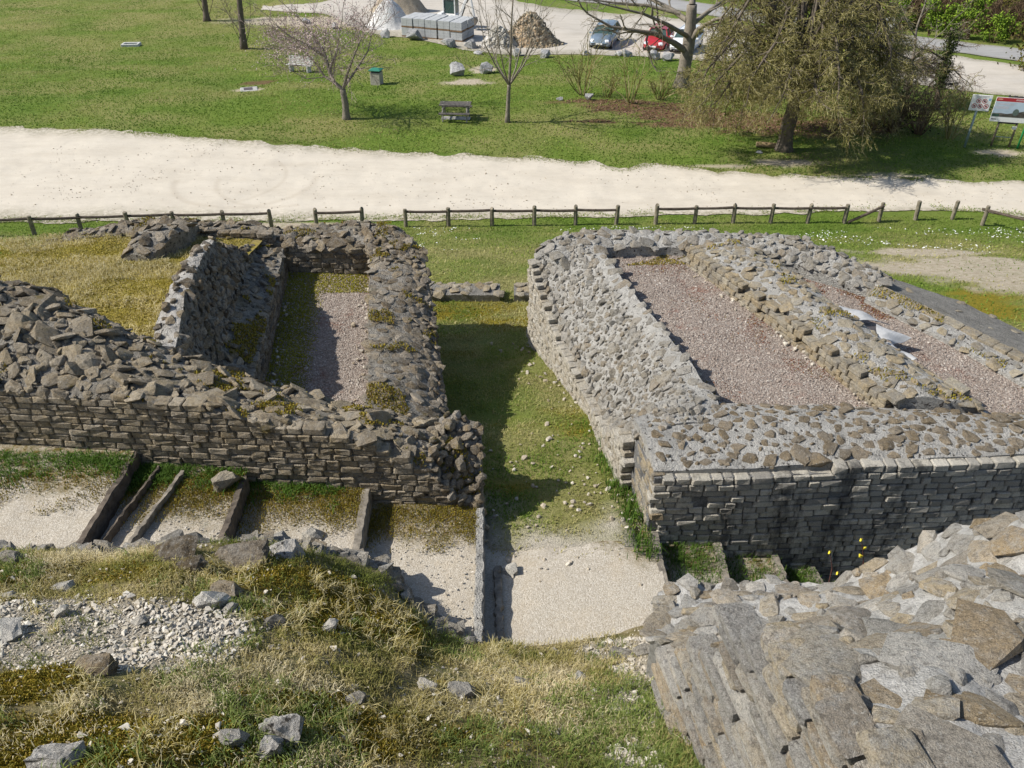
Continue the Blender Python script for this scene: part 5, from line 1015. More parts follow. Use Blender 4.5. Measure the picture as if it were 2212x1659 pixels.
# small blossom tree on the left
b = gat(748, 257); Y = b.y; f_ = lambda x, y, dy=0: atY(x, y, Y + dy)
o_bl = dict(steps=[5, 4, 3], wig=[.16, .2, .25], trop=[.05, .03, .0], kids=[1, 2, 1], prob=[.95, .7, .7], bare=[.1, .1, .1], len=[.6, .6, .55], rad=[.6, .6, .6], spread=[.6, .7, .7], taper=.4, limb_kids=1, limb_len=2.2)
bl = tree('blossom_tree', 'small leaning tree with pinkish blossom haze on the left lawn', [b, f_(746, 225), f_(740, 193)], [([f_(740, 193), f_(722, 178), f_(712, 150, .3), f_(700, 110, .6), f_(672, 70, .8)], .11, .03), ([f_(742, 190), f_(750, 160, -.2), f_(765, 120, -.5), f_(785, 70, -.6)], .09, .025), ([f_(722, 178), f_(702, 166, .6), f_(676, 130, 1.0), f_(640, 95, 1.4), f_(612, 80, 1.8)], .07, .02), ([f_(712, 150), f_(728, 110, .4), f_(735, 60, .8)], .07, .02), ([f_(742, 190), f_(770, 150, .8), f_(795, 110, 1.4), f_(806, 60, 1.8)], .07, .02), ([f_(700, 120), f_(660, 95, -.5), f_(620, 75, -.8)], .05, .015)], o_bl, m_barkg, m_twp, r0=.20, r1=.15)
Pq = []
for i in range(7000):
    px = random.gauss(655, 42); py = random.gauss(92, 30)
    if random.random() < .25: px = random.gauss(740, 35); py = random.gauss(60, 28)
    Pq.append(tuple(f_(px, py, random.gauss(.5, 1.0))))
leaves('blossom', np.array(Pq), (.05, .10), twig_mat('blossom_pink', [(.33, .235, .235), (.46, .35, .35), (.60, .50, .48)]), bl)
# large spreading tree by the parked cars
b = gat(1472, 188); Y = b.y; f_ = lambda x, y, dy=0: atY(x, y, Y + dy)
o_lg = dict(steps=[5, 4, 4], wig=[.2, .25, .3], trop=[.02, -.05, -.12], kids=[1, 2, 1], prob=[.95, .7, .6], bare=[.1, .1, .1], len=[.55, .6, .6], rad=[.55, .55, .6], spread=[.7, .7, .8], taper=.45, limb_kids=1, limb_len=2.6, rmin=.007)
tree('bare_tree', 'large spreading bare tree beside the parked cars', [b, f_(1480, 140), f_(1488, 95), f_(1492, 55), f_(1495, 10)], [([f_(1484, 112), f_(1455, 92, -.5), f_(1415, 73, -1), f_(1370, 66, -1.5), f_(1320, 58, -1.8), f_(1270, 30, -2)], .21, .05), ([f_(1488, 95), f_(1510, 62, -.5), f_(1545, 42, -1.2), f_(1590, 35, -2)], .2, .05), ([f_(1492, 55), f_(1530, 25, 1), f_(1570, -5, 2), f_(1600, -40, 3)], .16, .05), ([f_(1492, 50), f_(1450, 20, 1.5), f_(1400, -5, 2.5), f_(1340, -40, 3)], .17, .05), ([f_(1495, 10), f_(1500, -40, .5), f_(1510, -100, 1)], .2, .06), ([f_(1488, 80), f_(1440, 52, -2.2), f_(1390, 30, -3.5), f_(1300, 8, -4.2)], .14, .04), ([f_(1470, 30), f_(1400, 12, .5), f_(1320, 5, .5), f_(1250, -5, .3)], .12, .03)], o_lg, m_barkg, m_twg, r0=.42, r1=.3)
# big dense tree at right
b = gat(1693, 324); Y = b.y; f_ = lambda x, y, dy=0: atY(x, y, Y + dy); top = f_(1718, 215); limbs = []
for k in range(54):
    an = k / 54 * 6.283 * 3 + random.uniform(-.15, .15); rx = random.uniform(1.6, 4.1); h1 = random.uniform(1.0, 5.4) * (1.15 - .07 * rx); end = random.uniform(-3.4, 1.6) if math.sin(an) > -.35 else random.uniform(-1.2, 1.6)
    p0 = top + Vector((0, 0, random.uniform(-.3, 1.2))); dv = Vector((math.cos(an) * 1.12, math.sin(an), 0))
    limbs.append(([p0, p0 + dv * rx * .35 + Vector((0, 0, h1 * .7)), p0 + dv * rx * .72 + Vector((0, 0, h1)), p0 + dv * rx + Vector((0, 0, h1 * .6 + end * .3)), p0 + dv * rx * 1.1 + Vector((0, 0, h1 * .35 + end * .6))], .11, .025))
for k in range(7):
    an = random.uniform(0, 6.283); dv = Vector((math.cos(an), math.sin(an), 0)); limbs.append(([top, top + dv * .8 + Vector((0, 0, 1.8)), top + dv * 1.8 + Vector((0, 0, 3.6)), top + dv * 2.6 + Vector((0, 0, 5.6))], .12, .03))
o_dn = dict(steps=[4, 4, 3], wig=[.18, .2, .22], trop=[.0, -.05, -.10], kids=[2, 2, 1], prob=[.95, .95, .0], bare=[.0, .0, .0], len=[.62, .68, .6], rad=[.55, .6, .6], spread=[.8, .8, .8], taper=.5, limb_kids=2, limb_len=1.25, limb_bare=.25, rmin=.0075)
dn = tree('dense_tree', 'dense drooping olive-brown tree with a thick trunk on the right', [b, f_(1700, 280), f_(1712, 240), top], limbs, o_dn, m_barkd, m_two, r0=.36, r1=.3)
Pq = []
for i in range(3200):
    an = random.uniform(0, 6.283); r_ = math.sqrt(random.random()); z_ = random.uniform(-1.5, 4.5); Pq.append(tuple(top + Vector((math.cos(an) * r_ * 4.2, math.sin(an) * r_ * 3.6, z_ * (1 - .35 * r_)))))
leaves('mistletoe_leaves', np.array(Pq), (.07, .16), twig_mat('olive_leaf', [(.07, .085, .015), (.12, .13, .025), (.18, .17, .04)]), dn)
# second-rank trees at right
b = gat(2024, 236); Y = b.y; f_ = lambda x, y, dy=0: atY(x, y, Y + dy)
iv = tree('ivy_tree', 'dark ivy-clad tree leaning in front of the far gravel', [b, f_(2026, 200), f_(2033, 160), f_(2046, 110), f_(2056, 60)], [([f_(2030, 175), f_(2000, 155, .4), f_(1970, 150, .8)], .07, .02), ([f_(2033, 165), f_(2060, 150, -.3), f_(2080, 170, -.5)], .06, .02), ([f_(2040, 130), f_(2010, 110, -.5), f_(1985, 105, -.9)], .05, .02), ([f_(2030, 185), f_(2055, 180, .5), f_(2078, 200, .7)], .05, .02), ([f_(2045, 110), f_(2065, 95, .4), f_(2080, 70, .6)], .05, .02)], dict(o_lg, limb_len=1.2), m_barkd, m_twb, r0=.14, r1=.06)
Pq = [tuple(f_(np.interp(t, [0, .3, .6, 1], [2027, 2033, 2046, 2060]) + random.gauss(0, 5 + 4 * t), 215 - 150 * t, random.gauss(0, .25))) for t in np.random.default_rng(3).uniform(.15, 1, 2600)]
leaves('ivy', np.array(Pq), (.07, .14), twig_mat('ivy_green', [(.03, .045, .015), (.055, .075, .02), (.10, .11, .035)]), iv)
b = gat(1935, 230); Y = b.y; f_ = lambda x, y, dy=0: atY(x, y, Y + dy)
tree('bare_tree', 'pale thin bare tree between the dense tree and the ivy tree', [b, f_(1955, 190), f_(1968, 150), f_(1975, 110)], [([f_(1975, 110), f_(1980, 60, .3), f_(1998, 10, .6), f_(2010, -40, .8)], .07, .02), ([f_(1972, 125), f_(2005, 95, -.4), f_(2040, 65, -.8)], .05, .015), ([f_(1970, 140), f_(1940, 110, .5), f_(1920, 95, .8)], .04, .015), ([f_(1978, 80), f_(1960, 50, -.5), f_(1945, 20, -.8)], .04, .015)], dict(o_lg, limb_len=1.5, trop=[.05, .03, 0]), m_barkg, m_twg, r0=.1, r1=.07)
b = gat(1925, 215); Y = b.y; f_ = lambda x, y, dy=0: atY(x, y, Y + dy); hd = f_(1918, 170)
tree('thorny_tree', 'low dark thorny tree behind the dense tree', [b, f_(1920, 195), hd], [([hd, hd + Vector((math.cos(a) * .9, math.sin(a) * .9, .7)), hd + Vector((math.cos(a) * 2.3, math.sin(a) * 1.8, 1.0)), hd + Vector((math.cos(a) * 3.0, math.sin(a) * 2.3, .5))], .06, .02) for a in np.linspace(0, 6, 11)], dict(o_dn, limb_len=1.3, wig=[.3, .4, .4]), m_barkd, twig_mat('dark_twigs', [(.06, .05, .04), (.11, .09, .07), (.17, .14, .11)]), r0=.13, r1=.1)
for (bx_, by_, lab, tp, r0) in ((447, 45, 'tree trunk with sprouting shoots at the top left edge', (436, -40), .26), (527, 106, 'leaning dark trunk left of the bench', (512, -50), .24)):
    b = gat(bx_, by_); Y = b.y; f_ = lambda x, y, dy=0: atY(x, y, Y + dy)
    lm = [([f_(bx_ - 3, by_ - 30), f_(bx_ - 25, by_ - 60, .4), f_(bx_ - 45, by_ - 95, .8)], .04, .015), ([f_(tp[0] + 3, 0), f_(tp[0] + 30, -40, .5), f_(tp[0] + 70, -70)], .09, .03), ([f_(tp[0], -20), f_(tp[0] - 40, -60, -.6), f_(tp[0] - 80, -80)], .09, .03), ([f_(bx_ - 2, by_ - 8), f_(bx_ - 22, by_ - 45, -.3), f_(bx_ - 30, by_ - 80, -.5)], .03, .012), ([f_(bx_ + 3, by_ - 6), f_(bx_ + 12, by_ - 40, .3), f_(bx_ + 14, by_ - 85, .5)], .03, .012)]
    tree('bare_tree', lab, [b, f_((bx_ + tp[0]) / 2, (by_ + tp[1]) / 2), f_(*tp)], lm, dict(o_lg, limb_len=1.3, trop=[.06, .02, -.03]), m_barkd, m_twg, r0=r0, r1=.18)
# shrubs
def shrub(name, label, px, py, h, sp, n, mt, cat='shrub', group=None, tr=.02):
    b = gat(px, py); s = empty(name, b); tag(s, label, cat, group); out = [[], [], []]
    op = dict(steps=[5, 4, 3], wig=[.12, .2, .25], trop=[tr, .0, -.04], kids=[1, 1, 1], prob=[.8, .6, .5], bare=[.25, .1, .1], len=[.5, .6, .6], rad=[.6, .6, .6], spread=[.5, .6, .6], taper=.4)
    for i in range(n):
        a = random.uniform(0, 6.283); l = random.gauss(0, sp); grow(b + Vector((math.cos(a) * .12, math.sin(a) * .12, -.05)), Vector((math.cos(a) * abs(l), math.sin(a) * abs(l), 1)), h * random.uniform(.7, 1.1), .03, 0, op, out)
    prisms('stems', out[0], mt, s, 4); prisms('twigs', out[1] + out[2], mt, s, 3)['kind'] = 'stuff'; return s
shrub('bare_shrub', 'tall bare olive shrub left of the leaf litter', 1258, 205, 2.6, .45, 16, m_two, group='bare shrubs in the park'); shrub('bare_shrub', 'thin bare shrub in the middle of the leaf litter', 1362, 222, 2.4, .3, 9, m_two, group='bare shrubs in the park'); shrub('bare_shrub', 'low spreading shrub right of the thin shrub', 1425, 215, 1.3, .9, 16, m_two, group='bare shrubs in the park')
shrub('bare_shrub', 'small twiggy shrub between two taller shrubs', 1310, 210, 1.2, .7, 10, m_two, group='bare shrubs in the park'); shrub('bare_shrub', 'bushy dark shrub in the shade of the dense tree', 1925, 285, 2.4, .7, 34, m_twb, group='bare shrubs in the park'); shrub('bare_shrub', 'rounded brown shrub near the ivy tree', 1985, 290, 2.2, .7, 26, m_twb, group='bare shrubs in the park'); shrub('bare_shrub', 'thin shrub just left of the prohibition sign', 2050, 300, 2.3, .4, 14, m_two, group='bare shrubs in the park')
shrub('bare_shrub', 'dark low shrub at the foot of the dense tree', 1850, 290, 1.7, .9, 28, m_twb, group='bare shrubs in the park')
sb = gat(1905, 262); es = empty('evergreen_bush', sb); tag(es, 'dark evergreen bush hidden behind the drooping branches', 'bush')
Pq = [sb + Vector((random.gauss(0, 1.0), random.gauss(0, .8), abs(random.gauss(.7, .5)))) for i in range(2600)]; leaves('foliage', np.array([tuple(p) for p in Pq]), (.1, .2), twig_mat('dark_evergreen', [(.012, .02, .008), (.025, .038, .014), (.045, .06, .02)]), es)
# thicket beyond the asphalt: one mass of stems
seg = []
tpx = rng.uniform(1120, 2420, 5200); tpy = np.interp(tpx, [1120, 1400, 1640, 1850, 2000, 2212, 2420], [-60, -20, 12, 52, 66, 90, 112]) - rng.random(5200) ** 1.3 * 62 - 3
for px, b in zip(tpx, gatv(tpx, tpy)):
    b = Vector(b)
    if px < 1650 and random.random() < .8: continue
    h = random.uniform(1.5, 4.6); d = Vector((random.gauss(0, .25), random.gauss(0, .25), 1)); p = b; r = .035
    for j in range(4):
        d = (d + Vector((random.gauss(0, .16), random.gauss(0, .16), -.02 * j))).normalized(); q = p + d * h / 4; seg.append((p, q, r, r * .75)); r *= .75
        for k in range(2):
            e = (d + Vector((random.gauss(0, .6), random.gauss(0, .6), random.gauss(.0, .35)))).normalized(); seg.append((q, q + e * random.uniform(.4, 1.1), r * .5, r * .2))
        p = q
th = prisms('thicket', seg, m_twb, None, 3); tag(th, 'brown leafless thicket beyond the asphalt road', 'thicket', kind='stuff')
m_gl = twig_mat('yellow_green_leaves', [(.06, .11, .015), (.13, .21, .02), (.24, .33, .035)])
for px, py, sx, h, lab in ((1905, 62, 1.3, 2.3, 'yellow-green laurel bush left of the concrete post'), (1945, 66, 1.2, 2.5, 'yellow-green laurel bush just behind the concrete post'), (2005, 78, .9, 2.6, 'tall thin laurel bush right of the concrete post'), (2088, 86, 1.2, 3.0, 'bright laurel bush in the middle of the thicket edge'), (2145, 92, 1.3, 2.0, 'low dark laurel bush near the right edge'), (2045, 82, .8, 2.2, 'small laurel bush behind the ivy tree')):
    b = gat(px, py); s = empty('laurel_bush', b); tag(s, lab, 'bush', 'laurel bushes along the thicket'); P = []
    cl = [(random.gauss(0, sx * .45), random.gauss(0, sx * .35), random.uniform(.25, 1) * h, random.uniform(.25, .5)) for _ in range(16)]
    for i in range(1300): c = random.choice(cl); P.append((b.x + c[0] + random.gauss(0, c[3] * .55), b.y + c[1] + random.gauss(0, c[3] * .5), b.z + max(.05, c[2] + random.gauss(0, c[3] * .5))))
    leaves('foliage', np.array(P), (.14, .26), m_gl, s); prisms('stems', [(b + Vector((0, 0, -.1)), b + Vector((c[0] * .8, c[1] * .8, c[2])), .03, .01) for c in cl], m_twb, s, 4)
b = gat(2215, 150); s = empty('evergreen_tree', b); tag(s, 'tall dark olive evergreen cut by the right frame edge', 'tree'); P = []
cl = [(random.gauss(0.3, .7), random.gauss(0, .8), random.uniform(0, 7.5), random.uniform(.4, .8)) for _ in range(60)]
for i in range(5200): c = random.choice(cl); P.append((b.x + c[0] + random.gauss(0, c[3] * .6), b.y + c[1] + random.gauss(0, c[3] * .6), b.z + max(.05, c[2] + random.gauss(0, c[3] * .6))))
leaves('crown', np.array(P), (.14, .28), twig_mat('olive_evergreen', [(.04, .045, .012), (.09, .085, .02), (.15, .125, .03)]), s); mb_ = MB(); mb_.tube([(0, 0, -.2), (.1, 0, 3), (.2, 0, 6)], [.2, .15, .06], 8); mb_.build('trunk', m_barkd, s, True)

# ------------------------------------------------------------------ wooden fence
random.seed(21)
FB = [(-30, 511), (75, 507), (178, 503), (281, 500), (382, 498), (487, 496), (588, 495), (685, 493), (783, 491), (877, 490), (969, 489), (1063, 488), (1154, 487), (1243, 486), (1331, 485), (1416, 484), (1500, 483), (1583, 482), (1664, 482), (1744, 482), (1823, 482), (1898, 478), (1977, 475), (2056, 474), (2121, 487)]
pw = [gat(*p) for p in FB]; PH = .76; postm = []
for k in range(4):
    mb_ = MB(); r_ = random.uniform(.075, .085); mb_.tube([(0, 0, -.2), (0, 0, PH * .5), (random.uniform(-.02, .02), 0, PH - .02), (random.uniform(-.02, .02), 0, PH)], [r_, r_, r_ * .97, r_ * .85], 10); postm.append(mb_.mesh('post', m_post))
def add_post(parent, w, name='post'):
    o = obj(name, random.choice(postm), parent); o.location = w - parent.location if parent else w; o.rotation_euler = (random.gauss(0, .025), random.gauss(0, .025), random.uniform(0, 6)); o.scale = (1, 1, random.uniform(.96, 1.05)); return o
def add_rail(parent, a, b, name='rail', r=.055):
    mb_ = MB(); off = parent.location if parent else Vector(); d = b - a; pts = [a + d * t + Vector((0, 0, -.018 * math.sin(math.pi * t))) - off for t in (0, .25, .5, .75, 1)]; mb_.tube(pts, [r * random.uniform(.92, 1.05) for _ in pts], 8); return mb_.build(name, m_rail, parent)
RZ = Vector((0, -.02, PH - .13))
for idx, lab in (((0, 1, 2, 3, 4, 5, 6), 'long wooden post and rail fence section behind the left ruin'), ((7, 8), 'short two-post fence section left of the passage'), ((9, 10, 11, 12, 13, 14), 'six-post wooden fence section opposite the passage'), ((15, 16, 17, 18, 19, 20), 'six-post wooden fence section behind the right ruin')):
    f = empty('wooden_fence', pw[idx[0]]); tag(f, lab, 'fence', 'wooden fence sections along the track')
    for i in idx: add_post(f, pw[i])
    for i in idx[:-1]: add_rail(f, pw[i] + RZ, pw[i + 1] + RZ + Vector((0, 0, random.uniform(-.03, .03))))
tag(add_rail(None, pw[20] + Vector((.12, -.05, .06)), pw[21] + Vector((0, -.09, PH - .08)), 'fallen_rail'), 'fallen fence rail leaning from the ground up to a post', 'rail')
for i, lab in ((21, 'fence post holding up the fallen rail'), (22, 'first lone fence post right of the fallen rail'), (23, 'second lone fence post, nearest the right fence end')): tag(add_post(None, pw[i], 'fence_post'), lab, 'post', 'free-standing fence posts')
f = empty('wooden_fence', pw[24]); tag(f, 'angled end fence with its rail running off the right edge', 'fence', 'wooden fence sections along the track'); add_post(f, pw[24]); e2 = gat(2290, 530); add_post(f, e2); dd = (e2 - pw[24]).normalized(); add_rail(f, pw[24] - dd * .3 + RZ + Vector((0, -.06, .02)), e2 + RZ + Vector((0, -.06, 0)))

# ------------------------------------------------------------------ park furniture
m_white = plain('flaking_white_paint', (.66, .65, .61), .7, .3, .25, 12, bump=.3); m_green = plain('green_plastic', (.03, .20, .13), .5, .5, .1); m_rust = plain('rusty_iron', (.16, .08, .05), .85, .3, .3)
# picnic table: long top, two seats, A-frame legs
b = gat(985, 256); t = empty('picnic_table', b, R(-3)); tag(t, 'weathered wooden picnic table on the lawn', 'picnic table'); m_pt = plain('grey_brown_planks', (.16, .145, .125), .85, .2, .3, 8, bump=.4); m_ptl = plain('pale_table_legs', (.33, .31, .27), .85, .2, .3, 8)
for k in range(5): MB().box((0, -.3 + k * .15, .76), (1.62, .142, .045), .008).build('top_plank', m_pt, t)
for s in (-1, 1):
    for k in range(2): MB().box((0, s * (.60 + k * .14), .44), (1.6, .13, .04), .008).build('seat_plank', m_pt, t)
    for q in (-1, 1):
        mb_ = MB(); mb_.box((s * .62, q * .44, .36), (.07, .09, .95), .01, Matrix.Rotation(q * .42, 4, 'X')); mb_.build('leg', m_ptl, t)
    MB().box((s * .66, 0, .40), (.05, 1.5, .09), .01).build('seat_beam', m_ptl, t); MB().box((s * .66, 0, .71), (.05, .7, .08), .01).build('top_beam', m_ptl, t)
MB().box((0, 0, .02), (1.5, .5, .03), .01).build('ground_plate', m_concrete, t)
# white slatted bench
b = gat(650, 155); t = empty('park_bench', b, R(-14)); tag(t, 'white slatted park bench beside the blossom tree', 'bench')
for k in range(5): MB().box((0, -.25 + k * .09, .44 + .01 * abs(k - 2)), (1.75, .075, .03), .006).build('seat_slat', m_white, t)
for k in range(5): MB().box((0, .2 + k * .03, .53 + k * .09), (1.75, .03, .07), .006, Matrix.Rotation(-.25, 4, 'X')).build('back_slat', m_white, t)
for s in (-1, 1):
    MB().box((s * .62, -.05, .21), (.12, .5, .42), .02).build('leg', m_white, t); MB().box((s * .62, .27, .66), (.07, .06, .5), .01, Matrix.Rotation(-.25, 4, 'X')).build('back_support', m_white, t)
# litter bin: concrete box with green lid
b = gat(815, 182); t = empty('litter_bin', b, R(-12)); tag(t, 'square concrete litter bin with a green lid', 'bin')
MB().box((0, 0, .36), (.62, .62, .76), .02).build('body', plain('pebbledash', (.50, .46, .39), .9, .2, .3, 18, bump=.6), t); MB().box((0, 0, .78), (.5, .5, .1), .01).build('slot', plain('dark_slot', (.03, .04, .04), .8), t)
mb_ = MB(); mb_.box((0, 0, .86), (.74, .74, .05), .015); mb_.add([(-.37, -.37, .885), (.37, -.37, .885), (.37, .37, .885), (-.37, .37, .885), (-.15, 0, .99), (.15, 0, .99)], [(0, 1, 5, 4), (2, 3, 4, 5)], [(1, 2, 5), (3, 0, 4)]); mb_.build('lid', m_green, t)
# manhole slab, white frame, log
b = gat(538, 194); t = empty('manhole', b); tag(t, 'flat concrete manhole slab sunk in the left lawn', 'manhole'); MB().box((0, 0, .02), (1.0, .9, .07), .02, Matrix.Rotation(.3, 4, 'Z')).build('slab', m_concrete, t); MB().box((-.05, 0, .065), (.5, .5, .03), .01, Matrix.Rotation(.3, 4, 'Z')).build('cover', plain('dark_cover', (.10, .08, .09), .8), t)
b = gat(284, 99); t = empty('kerb_frame', b, R(4)); tag(t, 'small white rectangular kerb frame on the far left lawn', 'frame')
for c, d in (((0, -.33, .08), (1.3, .16, .22)), ((0, .33, .08), (1.3, .16, .22)), ((-.57, 0, .08), (.16, .5, .22)), ((.57, 0, .08), (.16, .5, .22))): MB().box(c, d, .02).build('side', m_white, t)
b = gat(1655, 319); t = empty('log', b, R(-12)); tag(t, 'short cut log lying left of the dense tree', 'log'); mb_ = MB(); mb_.tube([(-.48, 0, .12), (0, .02, .13), (.48, 0, .12)], [.14, .13, .125], 10, caps=False); mb_.build('bark', plain('log_bark', (.30, .22, .12), .9, .1, .3, 12, bump=.6), t, True)
for s in (-1, 1): mb_ = MB(); mb_.tube([(s * .485, 0, .12), (s * .475, 0, .12)], .122, 10); mb_.build('cut_face', plain('cut_wood', (.55, .42, .25), .8), t)
b = gat(538, 497 - 8); 
# concrete post with white top beside the far road
b = gat(1912, 90); t = empty('concrete_post', b, R(-15)); tag(t, 'squat concrete marker with a white top by the asphalt road', 'marker'); MB().box((0, 0, .55), (.72, .6, 1.1), .03).build('plinth', plain('dark_concrete', (.17, .19, .18), .9, .2, .2, 5), t); MB().box((-.12, -.04, 1.4), (.85, .6, .66), .05).build('cap', m_white, t)
# prohibition sign
m_pole = plain('grey_green_steel', (.22, .29, .27), .5, .5, .1); m_red = plain('sign_red', (.42, .03, .04), .5, .4, .05); m_signw = plain('sign_white', (.80, .80, .78), .45, .5, .04); m_ink = plain('sign_ink', (.06, .05, .06), .6, .3, .05); m_blue = plain('sign_blue', (.25, .45, .62), .5, .4, .05)
b = gat(2083, 318); Ys = b.y; t = empty('prohibition_sign', b, R(-14)); tag(t, 'white prohibition sign with five red circles on a grey pole', 'sign')
mb_ = MB(); mb_.tube([(0, 0, -.2), (.0, 0, 1.78)], .055, 10); mb_.build('pole', m_pole, t, True)
pn = obj('sign_board', MB().box((.05, -.06, 2.1), (.86, .03, .72), .012).mesh('sign_board', m_signw), t)
def ring(cx, cz, r, y):
    mb_ = MB(); n = 20
    V_ = [(cx + math.cos(a) * q, y, cz + math.sin(a) * q) for q in (r, r * .74) for a in np.linspace(0, 2 * math.pi, n, endpoint=False)]; mb_.add(V_, [(j, (j + 1) % n, n + (j + 1) % n, n + j) for j in range(n)]); mb_.box((cx, y, cz), (r * 1.7, .002, r * .2), 0, Matrix.Rotation(.78, 4, 'Y')); return mb_
for cx, cz in ((-.06, 2.19), (.19, 2.19), (-.19, 1.96), (.06, 1.96), (.31, 1.96)):
    o = ring(cx, cz, .105, -.0785).build('prohibition_ring', m_red, pn); MB().box((cx, -.0775, cz), (.08, .002, .08), 0).build('pictogram', m_ink, o)
for k in range(2): MB().box((.03, -.077, 2.40 - k * .055), (.62 - .2 * k, .002, .026), 0).build('text_line', plain('sign_grey', (.45, .45, .47), .6), pn)
MB().box((.39, -.077, 2.27), (.1, .002, .1), 0).build('blue_mark', m_blue, pn)
# information panel
b = gat(2140, 316); t = empty('information_panel', b, R(-14)); tag(t, 'large landscape information panel with a red header at the right edge', 'panel'); m_pg = plain('panel_post_wood', (.21, .175, .12), .85, .2, .3)
for px in (.0, .78): mb_ = MB(); mb_.tube([(px, 0, -.2), (px, 0, 1.25)], .05, 8); mb_.build('post', m_pg, t, True)
MB().box((.39, 0, .48), (.78, .03, .04), .005).build('cross_bar', m_pole, t); MB().box((.70, -.07, .95), (.2, .02, .14), .005).build('notice', m_signw, t); MB().box((.39, -.03, 1.16), (.8, .05, .1), .01).build('batten', m_ink, t)
bd = obj('board', MB().box((.5, -.07, 1.75), (1.95, .03, 1.12), .01).mesh('board', m_signw), t)
yb = -.0875
MB().box((.5, yb, 2.215), (1.93, .003, .17), 0).build('red_header', m_red, bd); MB().box((.5, yb, 1.77), (1.93, .003, .68), 0).build('sky_picture', plain('printed_sky', (.50, .60, .70), .5, .4, .1, 1.5), bd)
mb_ = MB(); mb_.add([(x, yb - .003, z) for x, z in ((-.46, 1.43), (1.46, 1.43), (1.46, 1.86), (1.25, 1.8), (1.0, 1.68), (.8, 1.66), (.55, 1.55), (.3, 1.56), (-.1, 1.6), (-.46, 1.58))], [], [(0, 1, k) for k in range(2, 9)] + [(0, k, k + 1) for k in range(1, 9)]); mb_.build('printed_hill', plain('printed_ground', (.26, .235, .20), .5, .4, .35, 5), bd)
mb_ = MB(); mb_.add([(.52 + .13 * math.cos(a), yb - .005, 1.66 + .16 * math.sin(a)) for a in np.linspace(0, 6.28, 12, endpoint=False)] + [(.52, yb - .005, 1.66)], [], [(12, k, (k + 1) % 12) for k in range(12)]); mb_.build('printed_tree', plain('printed_tree_green', (.12, .16, .14), .5), bd)
MB().box((-.3, yb - .004, 1.5), (.3, .003, .12), 0).build('printed_hedge', plain('printed_hedge', (.05, .10, .08), .5), bd)
m_line = plain('print_pinkish_grey', (.62, .55, .58), .5)
for k, (x_, z_, w_) in enumerate(((-.05, 2.03, .75), (.0, 1.985, .7), (-.12, 1.90, .55), (-.12, 1.855, .6), (-.12, 1.81, .55))): MB().box((x_, yb - .002, z_), (w_, .002, .02), 0).build('text_line', m_line, bd)
for k, (x_, z_, w_) in enumerate(((.62, 2.235, .5), (.62, 2.195, .52))): MB().box((x_, yb - .003, z_), (w_, .002, .02), 0).build('header_line', plain('print_pale', (.75, .62, .62), .5), bd)
MB().box((-.3, yb - .003, 2.22), (.2, .002, .05), 0).build('header_logo', plain('print_orange', (.85, .45, .30), .5), bd); MB().box((-.32, yb - .001, 1.31), (.22, .002, .04), 0).build('footer_logo', m_ink, bd); MB().box((1.18, yb - .001, 1.3), (.25, .002, .03), 0).build('footer_text', m_line, bd)
mb_ = MB(); r_ = random.Random(2); tp = [(.0 + .06 * k, 2.31 + r_.uniform(.03, .12)) for k in range(24)]; mb_.add([(x, -.075, 2.30) for x, z in tp] + [(x, -.075, z) for x, z in tp] + [(x, -.06, 2.30) for x, z in tp] + [(x, -.06, z) for x, z in tp], [(k, k + 1, 25 + k, 24 + k) for k in range(23)] + [(49 + k, 48 + k, 72 + k, 73 + k) for k in range(23)]); mb_.build('cut_out_skyline', plain('dark_cutout', (.09, .085, .08), .7), bd)
b = gat(2197, 321); t = tag(MB().tube([b + Vector((0, 0, -.2)), b + Vector((.02, 0, 2.3))], .045, 8).build('green_post', plain('bright_green_paint', (.02, .30, .10), .4, .5, .1), None, True), 'bright green metal post at the right frame edge', 'post')

